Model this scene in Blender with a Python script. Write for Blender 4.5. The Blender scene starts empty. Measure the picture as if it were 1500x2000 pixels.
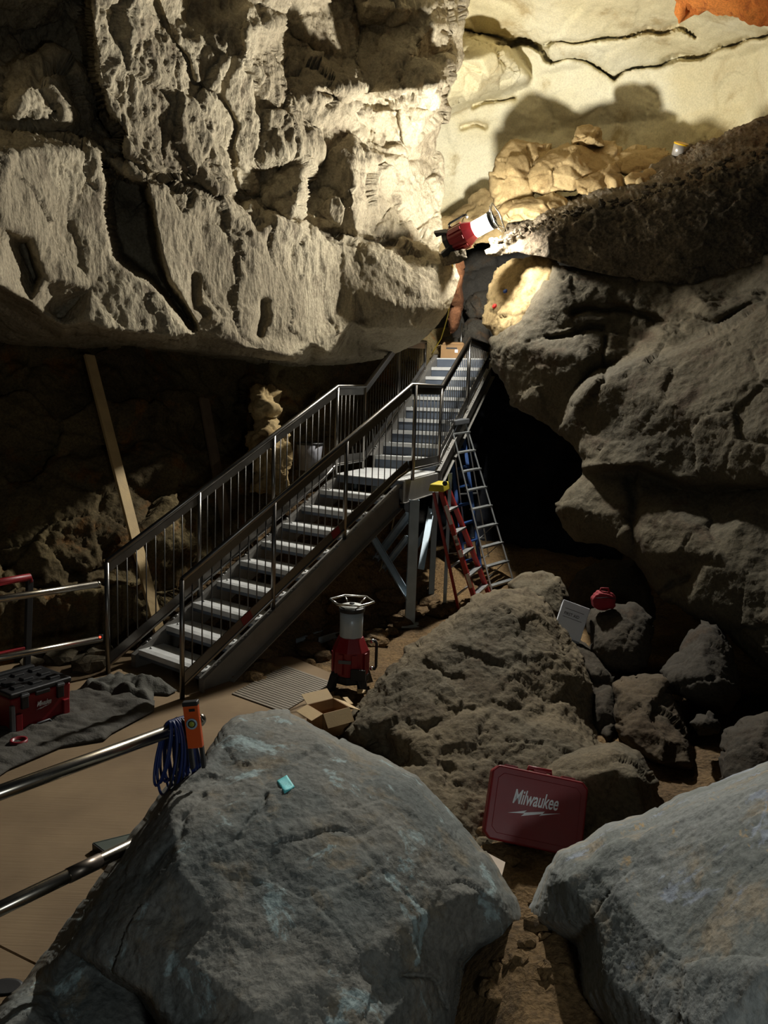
import bpy, bmesh, math, random
import numpy as np
from mathutils import Vector, Matrix
from mathutils.geometry import delaunay_2d_cdt
random.seed(7)
COL = bpy.context.scene.collection
# ------------------------------------------------------------------ camera (solved from the stairs)
FOC, PITCH, ROLL, EYE = 1490.4, .134, .0332, 2.433
_cp, _sp, _c, _s = math.cos(PITCH), math.sin(PITCH), math.cos(ROLL), math.sin(ROLL)
FW = np.array([0, _cp, -_sp]); _u = np.array([0, _sp, _cp]); _r = np.array([1., 0, 0])
RT = _c*_r + _s*_u; UP = -_s*_r + _c*_u
CAM = np.array([0, 0, EYE])
def ray(px, py): return FW + (px-750)/FOC*RT + (1000-py)/FOC*UP
def P(px, py, d): return CAM + d*ray(px, py)
def PZ(px, py, z=0.):
    r = ray(px, py); return CAM + (z-EYE)/r[2]*r
def Pn(a):
    a = np.asarray(a, float)
    return CAM + a[:, 2:3]*(FW + (a[:, 0:1]-750)/FOC*RT + (1000-a[:, 1:2])/FOC*UP)
cam = bpy.data.cameras.new('camera'); co = bpy.data.objects.new('camera', cam); COL.objects.link(co)
cam.sensor_fit = 'VERTICAL'; cam.sensor_height = 36; cam.lens = FOC*36/2000
M = Matrix(((RT[0], UP[0], -FW[0], 0), (RT[1], UP[1], -FW[1], 0), (RT[2], UP[2], -FW[2], EYE), (0, 0, 0, 1)))
co.matrix_world = M; cam.clip_end = 200; cam.clip_start = .05
bpy.context.scene.camera = co
# ------------------------------------------------------------------ numeric noise
def _h(ix, iy, iz, seed):
    h = (ix.astype(np.uint32)*np.uint32(374761393) + iy.astype(np.uint32)*np.uint32(668265263) + iz.astype(np.uint32)*np.uint32(2147483647) + np.uint32((seed*1274126177) & 0xffffffff))
    h = (h ^ (h >> np.uint32(13)))*np.uint32(1274126177); h = h ^ (h >> np.uint32(16))
    h = (h*np.uint32(2246822519)) ^ (h >> np.uint32(11))
    return h ^ (h >> np.uint32(15))
def _f(h): return (h & np.uint32(0xffffff)).astype(np.float64)/0xffffff
def perlin(p, seed=0):
    i = np.floor(p).astype(np.int64); f = p-i; u = f*f*f*(f*(f*6-15)+10); out = np.zeros(len(p))
    for dx in (0, 1):
        for dy in (0, 1):
            for dz in (0, 1):
                h = _h(i[:, 0]+dx, i[:, 1]+dy, i[:, 2]+dz, seed)
                gx = (h & np.uint32(1023)).astype(float)/511.5-1; gy = ((h >> np.uint32(10)) & np.uint32(1023)).astype(float)/511.5-1; gz = ((h >> np.uint32(20)) & np.uint32(1023)).astype(float)/511.5-1
                w = (u[:, 0] if dx else 1-u[:, 0])*(u[:, 1] if dy else 1-u[:, 1])*(u[:, 2] if dz else 1-u[:, 2])
                out += w*(gx*(f[:, 0]-dx)+gy*(f[:, 1]-dy)+gz*(f[:, 2]-dz))
    return out
def fbm(p, size, octv=4, gain=.5, seed=0, ridged=False):
    a, s, o = 1., 1./size, np.zeros(len(p))
    for k in range(octv):
        n = perlin(p*s+k*17.3, seed+k)
        o += a*((.35-np.abs(n))*1.6 if ridged else n); a *= gain; s *= 2.03
    return o
def facet(p, size, seed=0, tilt=.8):
    """broken planes: the nearest cell's own tilted plane"""
    q = p/size; i = np.floor(q).astype(np.int64); best = np.full(len(p), 9e9); val = np.zeros(len(p)); sec = np.full(len(p), 9e9)
    for dx in (-1, 0, 1):
        for dy in (-1, 0, 1):
            for dz in (-1, 0, 1):
                a = i + np.array([dx, dy, dz])
                h = _h(a[:, 0], a[:, 1], a[:, 2], seed); h2 = _h(a[:, 0], a[:, 1], a[:, 2], seed+77); h3 = _h(a[:, 0], a[:, 1], a[:, 2], seed+177)
                c = a + np.stack([_f(h), _f(h2), _f(h3)], 1)
                d = ((q-c)**2).sum(1)
                g = np.stack([_f(h >> np.uint32(5)), _f(h2 >> np.uint32(5)), _f(h3 >> np.uint32(5))], 1)*2-1
                v = (_f(h2 >> np.uint32(3))-.5) + tilt*((q-c)*g).sum(1)
                m = d < best; sec = np.where(m, best, np.minimum(sec, d)); best = np.where(m, d, best); val = np.where(m, v, val)
    return val*size, np.sqrt(sec)-np.sqrt(best)
# ------------------------------------------------------------------ linking and tagging
def tag(o, label=None, cat=None, group=None, kind=None):
    if label: o['label'] = label
    if cat: o['category'] = cat
    if group: o['group'] = group
    if kind: o['kind'] = kind
    return o
def empty(name, loc, label, cat, group=None, rz=0.):
    o = bpy.data.objects.new(name, None); COL.objects.link(o); o.location = tuple(loc); o.rotation_euler = (0, 0, rz); o.empty_display_size = .1
    return tag(o, label, cat, group)
def link(name, me, mat, parent=None):
    o = bpy.data.objects.new(name, me); COL.objects.link(o)
    for m in (mat if isinstance(mat, (list, tuple)) else [mat]): me.materials.append(m)
    if parent is not None: o.parent = parent
    return o
def base_origin(o):
    """put a world-built mesh's origin at its base"""
    me = o.data; n = len(me.vertices); a = np.empty(n*3); me.vertices.foreach_get('co', a); a = a.reshape(-1, 3)
    c = (a.min(0)+a.max(0))/2; c[2] = a[:, 2].min(); a -= c; me.vertices.foreach_set('co', a.ravel()); o.location = tuple(c); me.update(); return o
# ------------------------------------------------------------------ hard-surface builder
def fr(d, upv=(0, 0, 1)):
    d = Vector(d).normalized(); u = Vector(upv)
    if abs(d.dot(u)) > .98: u = Vector((0, 1, 0))
    x = d.cross(u).normalized(); return x, x.cross(d).normalized(), d
class MB:
    def __init__(s): s.v = []; s.f = []; s.sm = []; s.mi = []
    def add(s, vs, fs, smooth=False, mi=0):
        n = len(s.v); s.v += [tuple(v) for v in vs]
        for f in fs: s.f.append(tuple(i+n for i in f)); s.sm.append(smooth); s.mi.append(mi)
        return s
    def box(s, c, size, rot=None, mi=0, taper=(1, 1)):
        hx, hy, hz = size[0]/2, size[1]/2, size[2]/2; vs = []
        for z in (-1, 1):
            kx, ky = (taper if z > 0 else (1, 1))
            for x, y in ((-1, -1), (1, -1), (1, 1), (-1, 1)): vs.append(Vector((x*hx*kx, y*hy*ky, z*hz)))
        if rot is not None: vs = [rot @ v for v in vs]
        c = Vector(c)
        return s.add([v+c for v in vs], [(0, 3, 2, 1), (4, 5, 6, 7), (0, 1, 5, 4), (1, 2, 6, 5), (2, 3, 7, 6), (3, 0, 4, 7)], False, mi)
    def bar(s, a, b, w, h, upv=(0, 0, 1), mi=0):
        """rectangular bar from a to b, w across, h along upv"""
        a, b = Vector(a), Vector(b); x, y, d = fr(b-a, upv); vs = []
        for e in (a, b):
            for i, j in ((-1, -1), (1, -1), (1, 1), (-1, 1)): vs.append(e + x*(i*w/2) + y*(j*h/2))
        return s.add(vs, [(0, 1, 2, 3), (7, 6, 5, 4), (4, 5, 1, 0), (5, 6, 2, 1), (6, 7, 3, 2), (7, 4, 0, 3)], False, mi)
    def channel(s, a, b, w, h, t, upv=(0, 0, 1), side=1, mi=0):
        """C channel: web h tall, flanges w wide to the given side"""
        a, b = Vector(a), Vector(b); x, y, d = fr(b-a, upv); x = x*side
        pts = [(0, -h/2), (w, -h/2), (w, -h/2+t), (t, -h/2+t), (t, h/2-t), (w, h/2-t), (w, h/2), (0, h/2)]
        n = len(pts); vs = [a+x*p+y*q for p, q in pts]+[b+x*p+y*q for p, q in pts]
        fs = [(i, (i+1) % n, n+(i+1) % n, n+i) for i in range(n)]
        for o in (0, n): fs += [(o, o+1, o+2, o+3), (o, o+3, o+4, o+7), (o+4, o+5, o+6, o+7)]
        return s.add(vs, fs, False, mi)
    def tube(s, pts, r, seg=10, cap=True, mi=0, closed=False):
        pts = [Vector(p) for p in pts]; n = len(pts); rs = r if isinstance(r, (list, tuple)) else [r]*n; vs = []; up = None
        for i, p in enumerate(pts):
            d = (pts[(i+1) % n]-pts[i-1]) if closed or 0 < i < n-1 else (pts[1]-pts[0] if i == 0 else pts[-1]-pts[-2])
            d.normalize()
            if up is None:
                up = Vector((0, 0, 1)) if abs(d.z) < .9 else Vector((1, 0, 0))
            x = d.cross(up).normalized(); up = x.cross(d).normalized()
            k = 1.
            if 0 < i < n-1:
                c = (pts[i]-pts[i-1]).normalized().dot((pts[i+1]-pts[i]).normalized()); k = 1/max(.5, math.sqrt(max(.01, (1+c)/2)))
            for j in range(seg):
                t = 2*math.pi*j/seg; vs.append(p+(x*math.cos(t)+up*math.sin(t))*rs[i]*(k if k < 1.3 else 1.3))
        fs = [(i*seg+j, i*seg+(j+1) % seg, ((i+1) % n)*seg+(j+1) % seg, ((i+1) % n)*seg+j) for i in range(n if closed else n-1) for j in range(seg)]
        s.add(vs, fs, True, mi)
        if cap and not closed:
            b = len(s.v)-n*seg; s.f += [tuple(b+j for j in range(seg))[::-1], tuple(b+(n-1)*seg+j for j in range(seg))]; s.sm += [False, False]; s.mi += [mi, mi]
        return s
    def lathe(s, prof, seg=24, c=(0, 0, 0), mat=None, mi=0, smooth=True, poly=None):
        """profile of (r, z) about z; poly: radius multiplier per angle"""
        c = Vector(c); vs = []
        for r, z in prof:
            for j in range(seg):
                t = 2*math.pi*j/seg; k = poly(t) if poly else 1; v = Vector((r*k*math.cos(t), r*k*math.sin(t), z))
                vs.append((mat @ v if mat else v)+c)
        n = len(prof); fs = [(i*seg+j, i*seg+(j+1) % seg, (i+1)*seg+(j+1) % seg, (i+1)*seg+j) for i in range(n-1) for j in range(seg)]
        s.add(vs, fs, smooth, mi); b = len(s.v)-n*seg
        s.f += [tuple(b+j for j in range(seg))[::-1], tuple(b+(n-1)*seg+j for j in range(seg))]; s.sm += [False, False]; s.mi += [mi, mi]
        return s
    def prism(s, poly, h, place, mi=0):
        """2-D outline (x,z) extruded by h along y; place maps (x,y,z)->world"""
        n = len(poly); vs = [place(Vector((x, -h/2, z))) for x, z in poly]+[place(Vector((x, h/2, z))) for x, z in poly]
        fs = [tuple(range(n)), tuple(range(2*n-1, n-1, -1))]+[(i, n+i, n+(i+1) % n, (i+1) % n) for i in range(n)]
        return s.add(vs, fs, False, mi)
    def build(s, name, mat, parent=None, bevel=0., seg=2, local=None):
        me = bpy.data.meshes.new(name); vs = s.v
        if local is not None: vs = [tuple(local @ Vector(v)) for v in vs]
        me.from_pydata(vs, [], s.f); me.polygons.foreach_set('use_smooth', s.sm); me.polygons.foreach_set('material_index', s.mi); me.update()
        bm = bmesh.new(); bm.from_mesh(me); bmesh.ops.recalc_face_normals(bm, faces=bm.faces); bm.to_mesh(me); bm.free()
        o = link(name, me, mat, parent)
        if bevel:
            m = o.modifiers.new('bevel', 'BEVEL'); m.width = bevel; m.segments = seg; m.limit_method = 'ANGLE'; m.angle_limit = .6
        return o
# ------------------------------------------------------------------ materials
def lin(c): return tuple(((x/255)/12.92 if x/255 <= .04045 else ((x/255+.055)/1.055)**2.4) for x in c)+(1.,)
def new_mat(name):
    m = bpy.data.materials.new(name); m.use_nodes = True; nt = m.node_tree; return m, nt, nt.nodes['Principled BSDF']
def N(nt, t, **kw):
    n = nt.nodes.new(t)
    for k, v in kw.items(): setattr(n, k, v)
    return n
def simple(name, rgb, rough=.5, metal=0., bump=0., bscale=200., var=.12, emit=None, vscale=6., spec=.5):
    m, nt, b = new_mat(name); L = nt.links
    tc = N(nt, 'ShaderNodeTexCoord'); n = N(nt, 'ShaderNodeTexNoise'); n.inputs['Scale'].default_value = vscale; n.inputs['Detail'].default_value = 6
    L.new(tc.outputs['Object'], n.inputs['Vector'])
    mx = N(nt, 'ShaderNodeMix', data_type='RGBA', blend_type='MULTIPLY'); mx.inputs[0].default_value = 1.
    cr = N(nt, 'ShaderNodeValToRGB'); cr.color_ramp.elements[0].position = .3; cr.color_ramp.elements[1].position = .7
    a = 1-var; cr.color_ramp.elements[0].color = (a, a, a, 1); cr.color_ramp.elements[1].color = (1+var*.3,)*3+(1,)
    L.new(n.outputs['Fac'], cr.inputs['Fac']); mx.inputs['A'].default_value = lin(rgb); L.new(cr.outputs['Color'], mx.inputs['B'])
    L.new(mx.outputs['Result'], b.inputs['Base Color'])
    b.inputs['Roughness'].default_value = rough; b.inputs['Metallic'].default_value = metal; b.inputs['Specular IOR Level'].default_value = spec
    rm = N(nt, 'ShaderNodeMapRange'); rm.inputs['To Min'].default_value = max(0, rough-.08); rm.inputs['To Max'].default_value = min(1, rough+.1); L.new(n.outputs['Fac'], rm.inputs['Value']); L.new(rm.outputs['Result'], b.inputs['Roughness'])
    if bump:
        n2 = N(nt, 'ShaderNodeTexNoise'); n2.inputs['Scale'].default_value = bscale; n2.inputs['Detail'].default_value = 4; L.new(tc.outputs['Object'], n2.inputs['Vector'])
        bp = N(nt, 'ShaderNodeBump'); bp.inputs['Strength'].default_value = bump; bp.inputs['Distance'].default_value = .01; L.new(n2.outputs['Fac'], bp.inputs['Height']); L.new(bp.outputs['Normal'], b.inputs['Normal'])
    if emit:
        b.inputs['Emission Color'].default_value = lin(emit[0]); b.inputs['Emission Strength'].default_value = emit[1]
    return m
def rock(name, c1, c2, c3, s1=.8, s2=5., bump=.6, dist=.05, dark=.35, streak=None, patch=None, detail=9., fine=14., lit_dust=None):
    """layered stone: two mottled tones, stain c3, fine relief; streak=(x,y,z) stretches the relief; patch=(colour, scale, threshold)"""
    m, nt, b = new_mat(name); L = nt.links; tc = N(nt, 'ShaderNodeTexCoord'); g = N(nt, 'ShaderNodeNewGeometry')
    def noise(sc, det=6., rough=.55, vec=None, dst=0.):
        n = N(nt, 'ShaderNodeTexNoise'); n.inputs['Scale'].default_value = sc; n.inputs['Detail'].default_value = det; n.inputs['Roughness'].default_value = rough; n.inputs['Distortion'].default_value = dst
        L.new(vec if vec is not None else g.outputs['Position'], n.inputs['Vector']); return n.outputs['Fac']
    def ramp(v, lo, hi):
        r = N(nt, 'ShaderNodeMapRange'); r.interpolation_type = 'SMOOTHSTEP'; r.inputs['From Min'].default_value = lo; r.inputs['From Max'].default_value = hi; L.new(v, r.inputs['Value']); return r.outputs['Result']
    def mix(f, a, bb, mode='MIX'):
        x = N(nt, 'ShaderNodeMix', data_type='RGBA', blend_type=mode)
        if isinstance(f, float): x.inputs[0].default_value = f
        else: L.new(f, x.inputs[0])
        for v, k in ((a, 'A'), (bb, 'B')):
            if isinstance(v, tuple): x.inputs[k].default_value = v
            else: L.new(v, x.inputs[k])
        return x.outputs['Result']
    col = mix(ramp(noise(s1, 5), .42, .6), lin(c1), lin(c2))
    col = mix(ramp(noise(s2, 8, .65, None, .4), .52, .68), col, lin(c3))
    if patch: 
        pf = noise(patch[1], 9, .7, None, .6); col = mix(ramp(pf, patch[2], patch[2]+.06), col, lin(patch[0]))
    if lit_dust:  # tan dusting on upward faces, with the lamp's warm light put in
        sx = N(nt, 'ShaderNodeSeparateXYZ'); L.new(g.outputs['Normal'], sx.inputs['Vector']); dn = N(nt, 'ShaderNodeMath', operation='MULTIPLY_ADD'); dn.inputs[1].default_value = .5; L.new(noise(7., 6, .6), dn.inputs[0]); L.new(sx.outputs['Z'], dn.inputs[2]); col = mix(ramp(dn.outputs['Value'], lit_dust[1], lit_dust[1]+.14), col, lin(lit_dust[0]))
    sp = noise(38., 4, .7); dk = N(nt, 'ShaderNodeMapRange'); dk.inputs['From Min'].default_value = .35; dk.inputs['From Max'].default_value = .6; dk.inputs['To Min'].default_value = 1-dark; dk.inputs['To Max'].default_value = 1.08; L.new(sp, dk.inputs['Value'])
    cc = N(nt, 'ShaderNodeCombineColor')
    for k in ('Red', 'Green', 'Blue'): L.new(dk.outputs['Result'], cc.inputs[k])
    col = mix(1., col, cc.outputs['Color'], 'MULTIPLY'); L.new(col, b.inputs['Base Color'])
    b.inputs['Roughness'].default_value = .93; b.inputs['Specular IOR Level'].default_value = .2
    vec = g.outputs['Position']
    if streak:
        mp = N(nt, 'ShaderNodeMapping'); mp.inputs['Scale'].default_value = streak; L.new(vec, mp.inputs['Vector']); vec = mp.outputs['Vector']
    h1 = noise(fine, detail, .62, vec, .3); v = N(nt, 'ShaderNodeTexVoronoi'); v.inputs['Scale'].default_value = fine*1.3; L.new(vec, v.inputs['Vector'])
    ad = N(nt, 'ShaderNodeMath', operation='MULTIPLY_ADD'); ad.inputs[1].default_value = .35; L.new(v.outputs['Distance'], ad.inputs[0]); L.new(h1, ad.inputs[2])
    bp = N(nt, 'ShaderNodeBump'); bp.inputs['Strength'].default_value = bump; bp.inputs['Distance'].default_value = dist; L.new(ad.outputs['Value'], bp.inputs['Height']); L.new(bp.outputs['Normal'], b.inputs['Normal'])
    return m
# ------------------------------------------------------------------ rock bodies
def inside(pts, poly):
    x, y = pts[:, 0], pts[:, 1]; r = np.zeros(len(pts), bool); n = len(poly)
    for i in range(n):
        x1, y1 = poly[i]; x2, y2 = poly[(i+1) % n]
        if y1 == y2: continue
        c = ((y1 > y) != (y2 > y)) & (x < (x2-x1)*(y-y1)/(y2-y1)+x1); r ^= c
    return r
def dist_poly(pts, poly, closed=True):
    d = np.full(len(pts), 1e9); n = len(poly)
    for i in range(n if closed else n-1):
        a = poly[i]; b = poly[(i+1) % n]; ab = b-a; L = max(1e-9, (ab**2).sum())
        t = np.clip(((pts-a)@ab)/L, 0, 1); e = pts-a-t[:, None]*ab; d = np.minimum(d, (e**2).sum(1))
    return np.sqrt(d)
def resample(poly, step):
    out = []; n = len(poly)
    for i in range(n):
        a, b = poly[i], poly[(i+1) % n]; k = max(1, int(math.ceil(np.linalg.norm((b-a)[:2])/step)))
        for j in range(k): out.append(a+(b-a)*j/k)
    return np.array(out)
def body(name, outline, ctrl, mat, step=4., thick=.8, disp=None, lines=(), grooves=(), rim=None, smooth=2, seed=1, bulge=.0, shell=False):
    """A closed rock. outline and ctrl are survey points (image column, image row, distance in metres), turned into world positions;
    the face is triangulated through them, roughened in world space, and closed by sides and a back 'thick' metres behind."""
    rng = np.random.default_rng(seed)
    outl = np.array(outline, float); pts = [tuple(p) for p in outl]; n0 = len(pts); edges = [(i, (i+1) % n0) for i in range(n0)]
    for p in ctrl: pts.append(p)
    for ln in lines:
        b = len(pts); pts += list(ln); edges += [(b+i, b+i+1) for i in range(len(ln)-1)]
    A = np.array(pts, float)
    vo, eo, fo, ov, _, _ = delaunay_2d_cdt([Vector((x, y)) for x, y, _ in pts], edges, [], 0, 1e-3, True)
    V2 = np.array([tuple(v) for v in vo]); W = np.zeros(len(V2))
    for i, o in enumerate(ov):
        if o: W[i] = np.mean([1/A[k, 2] for k in o])
        else:
            dd = ((A[:, :2]-V2[i])**2).sum(1); W[i] = 1/A[dd.argmin(), 2]
    # dense points
    ol = resample(outl, step); lo, hi = outl[:, :2].min(0), outl[:, :2].max(0)
    gx, gy = np.meshgrid(np.arange(lo[0], hi[0]+step, step), np.arange(lo[1], hi[1]+step, step*.866)); gx = gx + (np.arange(gx.shape[0]) % 2)[:, None]*step*.5
    g = np.stack([gx.ravel(), gy.ravel()], 1); g += rng.uniform(-.28, .28, g.shape)*step
    g = g[inside(g, outl[:, :2])]; dg = dist_poly(g, outl[:, :2]); g = g[dg > step*.55]
    allp = np.concatenate([ol[:, :2], g]); m = len(ol)
    v2, e2, f2, ov2, _, _ = delaunay_2d_cdt([Vector(p) for p in allp], [(i, (i+1) % m) for i in range(m)], [], 1, 1e-4, True)
    Q = np.array([tuple(v) for v in v2]); loop = np.full(m, -1); nq = len(Q)
    for i, o in enumerate(ov2):
        for k in o:
            if k < m: loop[k] = i
    w = np.full(nq, np.nan)
    for f in fo:
        for t in range(1, len(f)-1):
            a, b, c = V2[f[0]], V2[f[t]], V2[f[t+1]]; den = (b[1]-c[1])*(a[0]-c[0])+(c[0]-b[0])*(a[1]-c[1])
            if abs(den) < 1e-9: continue
            l1 = ((b[1]-c[1])*(Q[:, 0]-c[0])+(c[0]-b[0])*(Q[:, 1]-c[1]))/den; l2 = ((c[1]-a[1])*(Q[:, 0]-c[0])+(a[0]-c[0])*(Q[:, 1]-c[1]))/den; l3 = 1-l1-l2
            k = (l1 > -1e-6) & (l2 > -1e-6) & (l3 > -1e-6); w[k] = l1[k]*W[f[0]]+l2[k]*W[f[t]]+l3[k]*W[f[t+1]]
    for i in np.where(np.isnan(w))[0]: w[i] = W[((V2-Q[i])**2).sum(1).argmin()]
    d = 1/w
    do = dist_poly(Q, outl[:, :2])
    if rim:
        t = np.clip(do/rim[0], 0, 1); d = d + rim[1]*(1-np.sqrt(np.clip(1-(1-t)**2, 0, 1)))
    E = np.array(e2); bd = np.zeros(nq, bool); bd[loop] = True
    for _ in range(smooth):
        s = np.zeros(nq); k = np.zeros(nq); np.add.at(s, E[:, 0], d[E[:, 1]]); np.add.at(s, E[:, 1], d[E[:, 0]]); np.add.at(k, E[:, 0], 1); np.add.at(k, E[:, 1], 1)
        d = np.where(bd, d, .5*d+.5*s/np.maximum(k, 1))
    for ln, wd, dp in grooves:
        ln = np.array(ln, float); jit = np.stack([perlin(np.c_[Q/45., np.zeros(nq)], 5), perlin(np.c_[Q/45., np.ones(nq)*7], 6)], 1)*14
        dd = dist_poly(Q+jit, ln, False); d = d + dp*np.exp(-(dd/wd)**2)
    X = Pn(np.c_[Q, d])
    T = np.array([t for f in f2 for t in ([f] if len(f) == 3 else [(f[0], f[i], f[i+1]) for i in range(1, len(f)-1)])])
    T = T[inside(Q[T].mean(1), outl[:, :2])]
    def normals(X):
        fn = np.cross(X[T[:, 1]]-X[T[:, 0]], X[T[:, 2]]-X[T[:, 0]]); vn = np.zeros_like(X)
        for k in range(3): np.add.at(vn, T[:, k], fn)
        vn /= np.linalg.norm(vn, axis=1)[:, None]+1e-12
        s = np.sign((vn*(CAM-X)).sum(1)); return vn*s[:, None]
    if disp is not None:
        nm = normals(X)
        # soften normals so that creases spread
        for _ in range(4):
            a = np.zeros_like(nm); np.add.at(a, E[:, 0], nm[E[:, 1]]); np.add.at(a, E[:, 1], nm[E[:, 0]]); nm = nm+a; nm /= np.linalg.norm(nm, axis=1)[:, None]+1e-12
        X = X + nm*disp(X)[:, None]
    # close the body
    ring = loop; vs = [X]; base = nq; faces = [tuple(t) for t in T]
    c0 = T[0]; flip = np.dot(np.cross(X[c0[1]]-X[c0[0]], X[c0[2]]-X[c0[0]]), CAM-X[c0[0]]) < 0
    if flip: faces = [(a, c, b) for a, b, c in faces]
    rays = X[ring]-CAM; L = np.linalg.norm(rays, axis=1)[:, None]; ru = rays/L; cen = X[ring].mean(0); prev = ring
    if shell:
        ra_ = X-CAM; vs.append(X+ra_/np.linalg.norm(ra_, axis=1)[:, None]*thick); faces += [(a+nq, c+nq, b+nq) for a, b, c in faces]; faces += [(ring[i], ring[(i+1) % m], ring[(i+1) % m]+nq, ring[i]+nq) for i in range(m)]
    for fr_, sh in () if shell else ((.35, -bulge*.4), (.75, .12), (1., .35)):
        R2 = X[ring]+ru*thick*fr_; R2 = R2+(cen+ru.mean(0)*thick*fr_-R2)*sh
        if sh > 0: R2 = R2 + (fbm(R2, .5, 2, seed=seed)*.1*thick)[:, None]*ru
        vs.append(R2); idx = np.arange(base, base+m); base += m
        for i in range(m):
            j = (i+1) % m; faces.append((prev[i], prev[j], idx[j], idx[i]))
        prev = idx
    vb, eb, fb, ob, _, _ = delaunay_2d_cdt([Vector(p) for p in ol[:, :2]], [(i, (i+1) % m) for i in range(m)], [], 1, 1e-4, True)
    if shell: fb = []
    mp = {i: o[0] for i, o in enumerate(ob) if o}
    VB = np.array([tuple(v) for v in vb])
    fb = [f for f in fb if len(f) == 3]; okf = inside(VB[np.array(fb)].mean(1), outl[:, :2]) if fb else []
    for f, k_ in zip(fb, okf):
        if k_ and all(k in mp for k in f): faces.append(tuple(int(prev[mp[k]]) for k in f))
    vs = np.concatenate(vs); me = bpy.data.meshes.new(name); me.from_pydata(vs.tolist(), [], [tuple(int(i) for i in f) for f in faces])
    me.polygons.foreach_set('use_smooth', [True]*len(me.polygons)); me.update()
    bm = bmesh.new(); bm.from_mesh(me); bmesh.ops.recalc_face_normals(bm, faces=bm.faces); bm.to_mesh(me); bm.free()
    return link(name, me, mat)
def rough(a=.05, size=.6, octv=5, fa=0., fs=.4, ridge=0., rs=.25, seed=3, st=(1, 1, 1), ra=0., rsz=.08):
    """world-space roughness: broad swell, broken planes, ridges, fine grain"""
    st = np.array(st, float)
    def f(X):
        o = a*fbm(X, size, octv, .5, seed)
        if fa:
            wv = X + .12*np.stack([perlin(X/.35, 11), perlin(X/.35, 12), perlin(X/.35, 13)], 1); v, e = facet(wv*st, fs, seed); o = o+fa*v/fs-fa*.25*np.exp(-(e/.06)**2)
        if ridge: o = o+ridge*fbm(X*st, rs, 4, .55, seed+9, True)
        if ra: o = o+ra*fbm(X*st, rsz, 3, .6, seed+19)
        return o
    return f
# ------------------------------------------------------------------ stone
M_OVER = rock('overhang_stone', (180, 168, 142), (156, 144, 120), (126, 114, 94), .7, 3., .55, .05, .3, (1.6, 1.6, .7), fine=11.)
M_CEIL = rock('pale_roof_stone', (222, 214, 184), (208, 196, 158), (180, 162, 122), .35, 1.2, .22, .03, .12, fine=7.)
M_IRON = rock('iron_stained_stone', (122, 82, 54), (110, 74, 50), (100, 64, 42), 1.2, 4., .4, .03, .3, fine=10.)
M_ORANGE = rock('orange_roof_stone', (226, 142, 70), (206, 118, 54), (180, 100, 52), 1.2, 4., .4, .03, .3, fine=10.)  # orange tones for the flap at the roof corner
M_SPUR = rock('tan_spur_stone', (150, 130, 92), (132, 112, 78), (110, 92, 62), 1., 4., .35, .03, .25, fine=10.)
M_DIM = rock('shaded_rubble_stone', (64, 57, 46), (54, 49, 41), (58, 47, 35), .9, 3., .5, .03, .35, fine=12.)  # darker copy of the mound tones, shade put into the colour
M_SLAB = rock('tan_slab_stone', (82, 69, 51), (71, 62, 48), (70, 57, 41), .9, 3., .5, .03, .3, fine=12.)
M_PIT2 = rock('dim_back_stone', (58, 55, 50), (46, 44, 41), (62, 52, 40), .6, 2., .4, .04, .3, fine=7.)  # darkened so the colour itself holds the shade on the back wall
M_PIT = rock('shade_dark_stone', (30, 32, 38), (22, 24, 30), (34, 32, 32), .6, 2., .4, .04, .3, fine=7.)  # near-black tone stands in for the shade below the ledge
M_GOLD = rock('golden_block_stone', (172, 150, 108), (156, 134, 94), (134, 112, 76), 1., 4., .3, .03, .2, fine=9.)
M_LEDGE = rock('dusty_ledge_stone', (128, 116, 96), (100, 92, 78), (84, 74, 60), .9, 6., .6, .05, .45, fine=16.)
M_RIGHT = rock('grey_brown_stone', (88, 80, 63), (77, 71, 57), (72, 60, 44), .8, 3., .45, .04, .3, fine=10.)
M_WALL = rock('brown_wall_stone', (110, 96, 66), (84, 72, 50), (120, 84, 44), .6, 2.6, .6, .05, .4, fine=9.)
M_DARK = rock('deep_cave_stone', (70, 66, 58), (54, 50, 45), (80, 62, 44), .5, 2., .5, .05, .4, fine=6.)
M_DIRT = rock('dirt', (122, 98, 66), (100, 80, 55), (90, 75, 56), .9, 4., .8, .03, .45, fine=24.)
M_MOUND = rock('dusty_mound_stone', (110, 98, 77), (96, 88, 72), (78, 67, 50), .9, 3.2, .55, .03, .35, fine=16.)
M_BOULD = rock('blue_grey_boulder_stone', (124, 123, 116), (106, 110, 107), (130, 122, 106), 1.4, 5., .5, .02, .32, (1., 1., 1.), ((150, 166, 166), 3.4, .57), fine=18., lit_dust=((134, 120, 98), 1.28))
M_BOULD2 = rock('speckled_boulder_stone', (140, 143, 140), (122, 126, 122), (154, 144, 126), 1.6, 5., .45, .02, .3, None, ((152, 160, 172), 3., .56), fine=20., lit_dust=((176, 150, 108), 1.12))  # tan crest also carries the main lamp's warm light as colour
def ss(x, a, b): t = np.clip((x-a)/(b-a), 0, 1); return t*t*(3-2*t)
def struct(o): o['kind'] = 'structure'; return o
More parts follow.
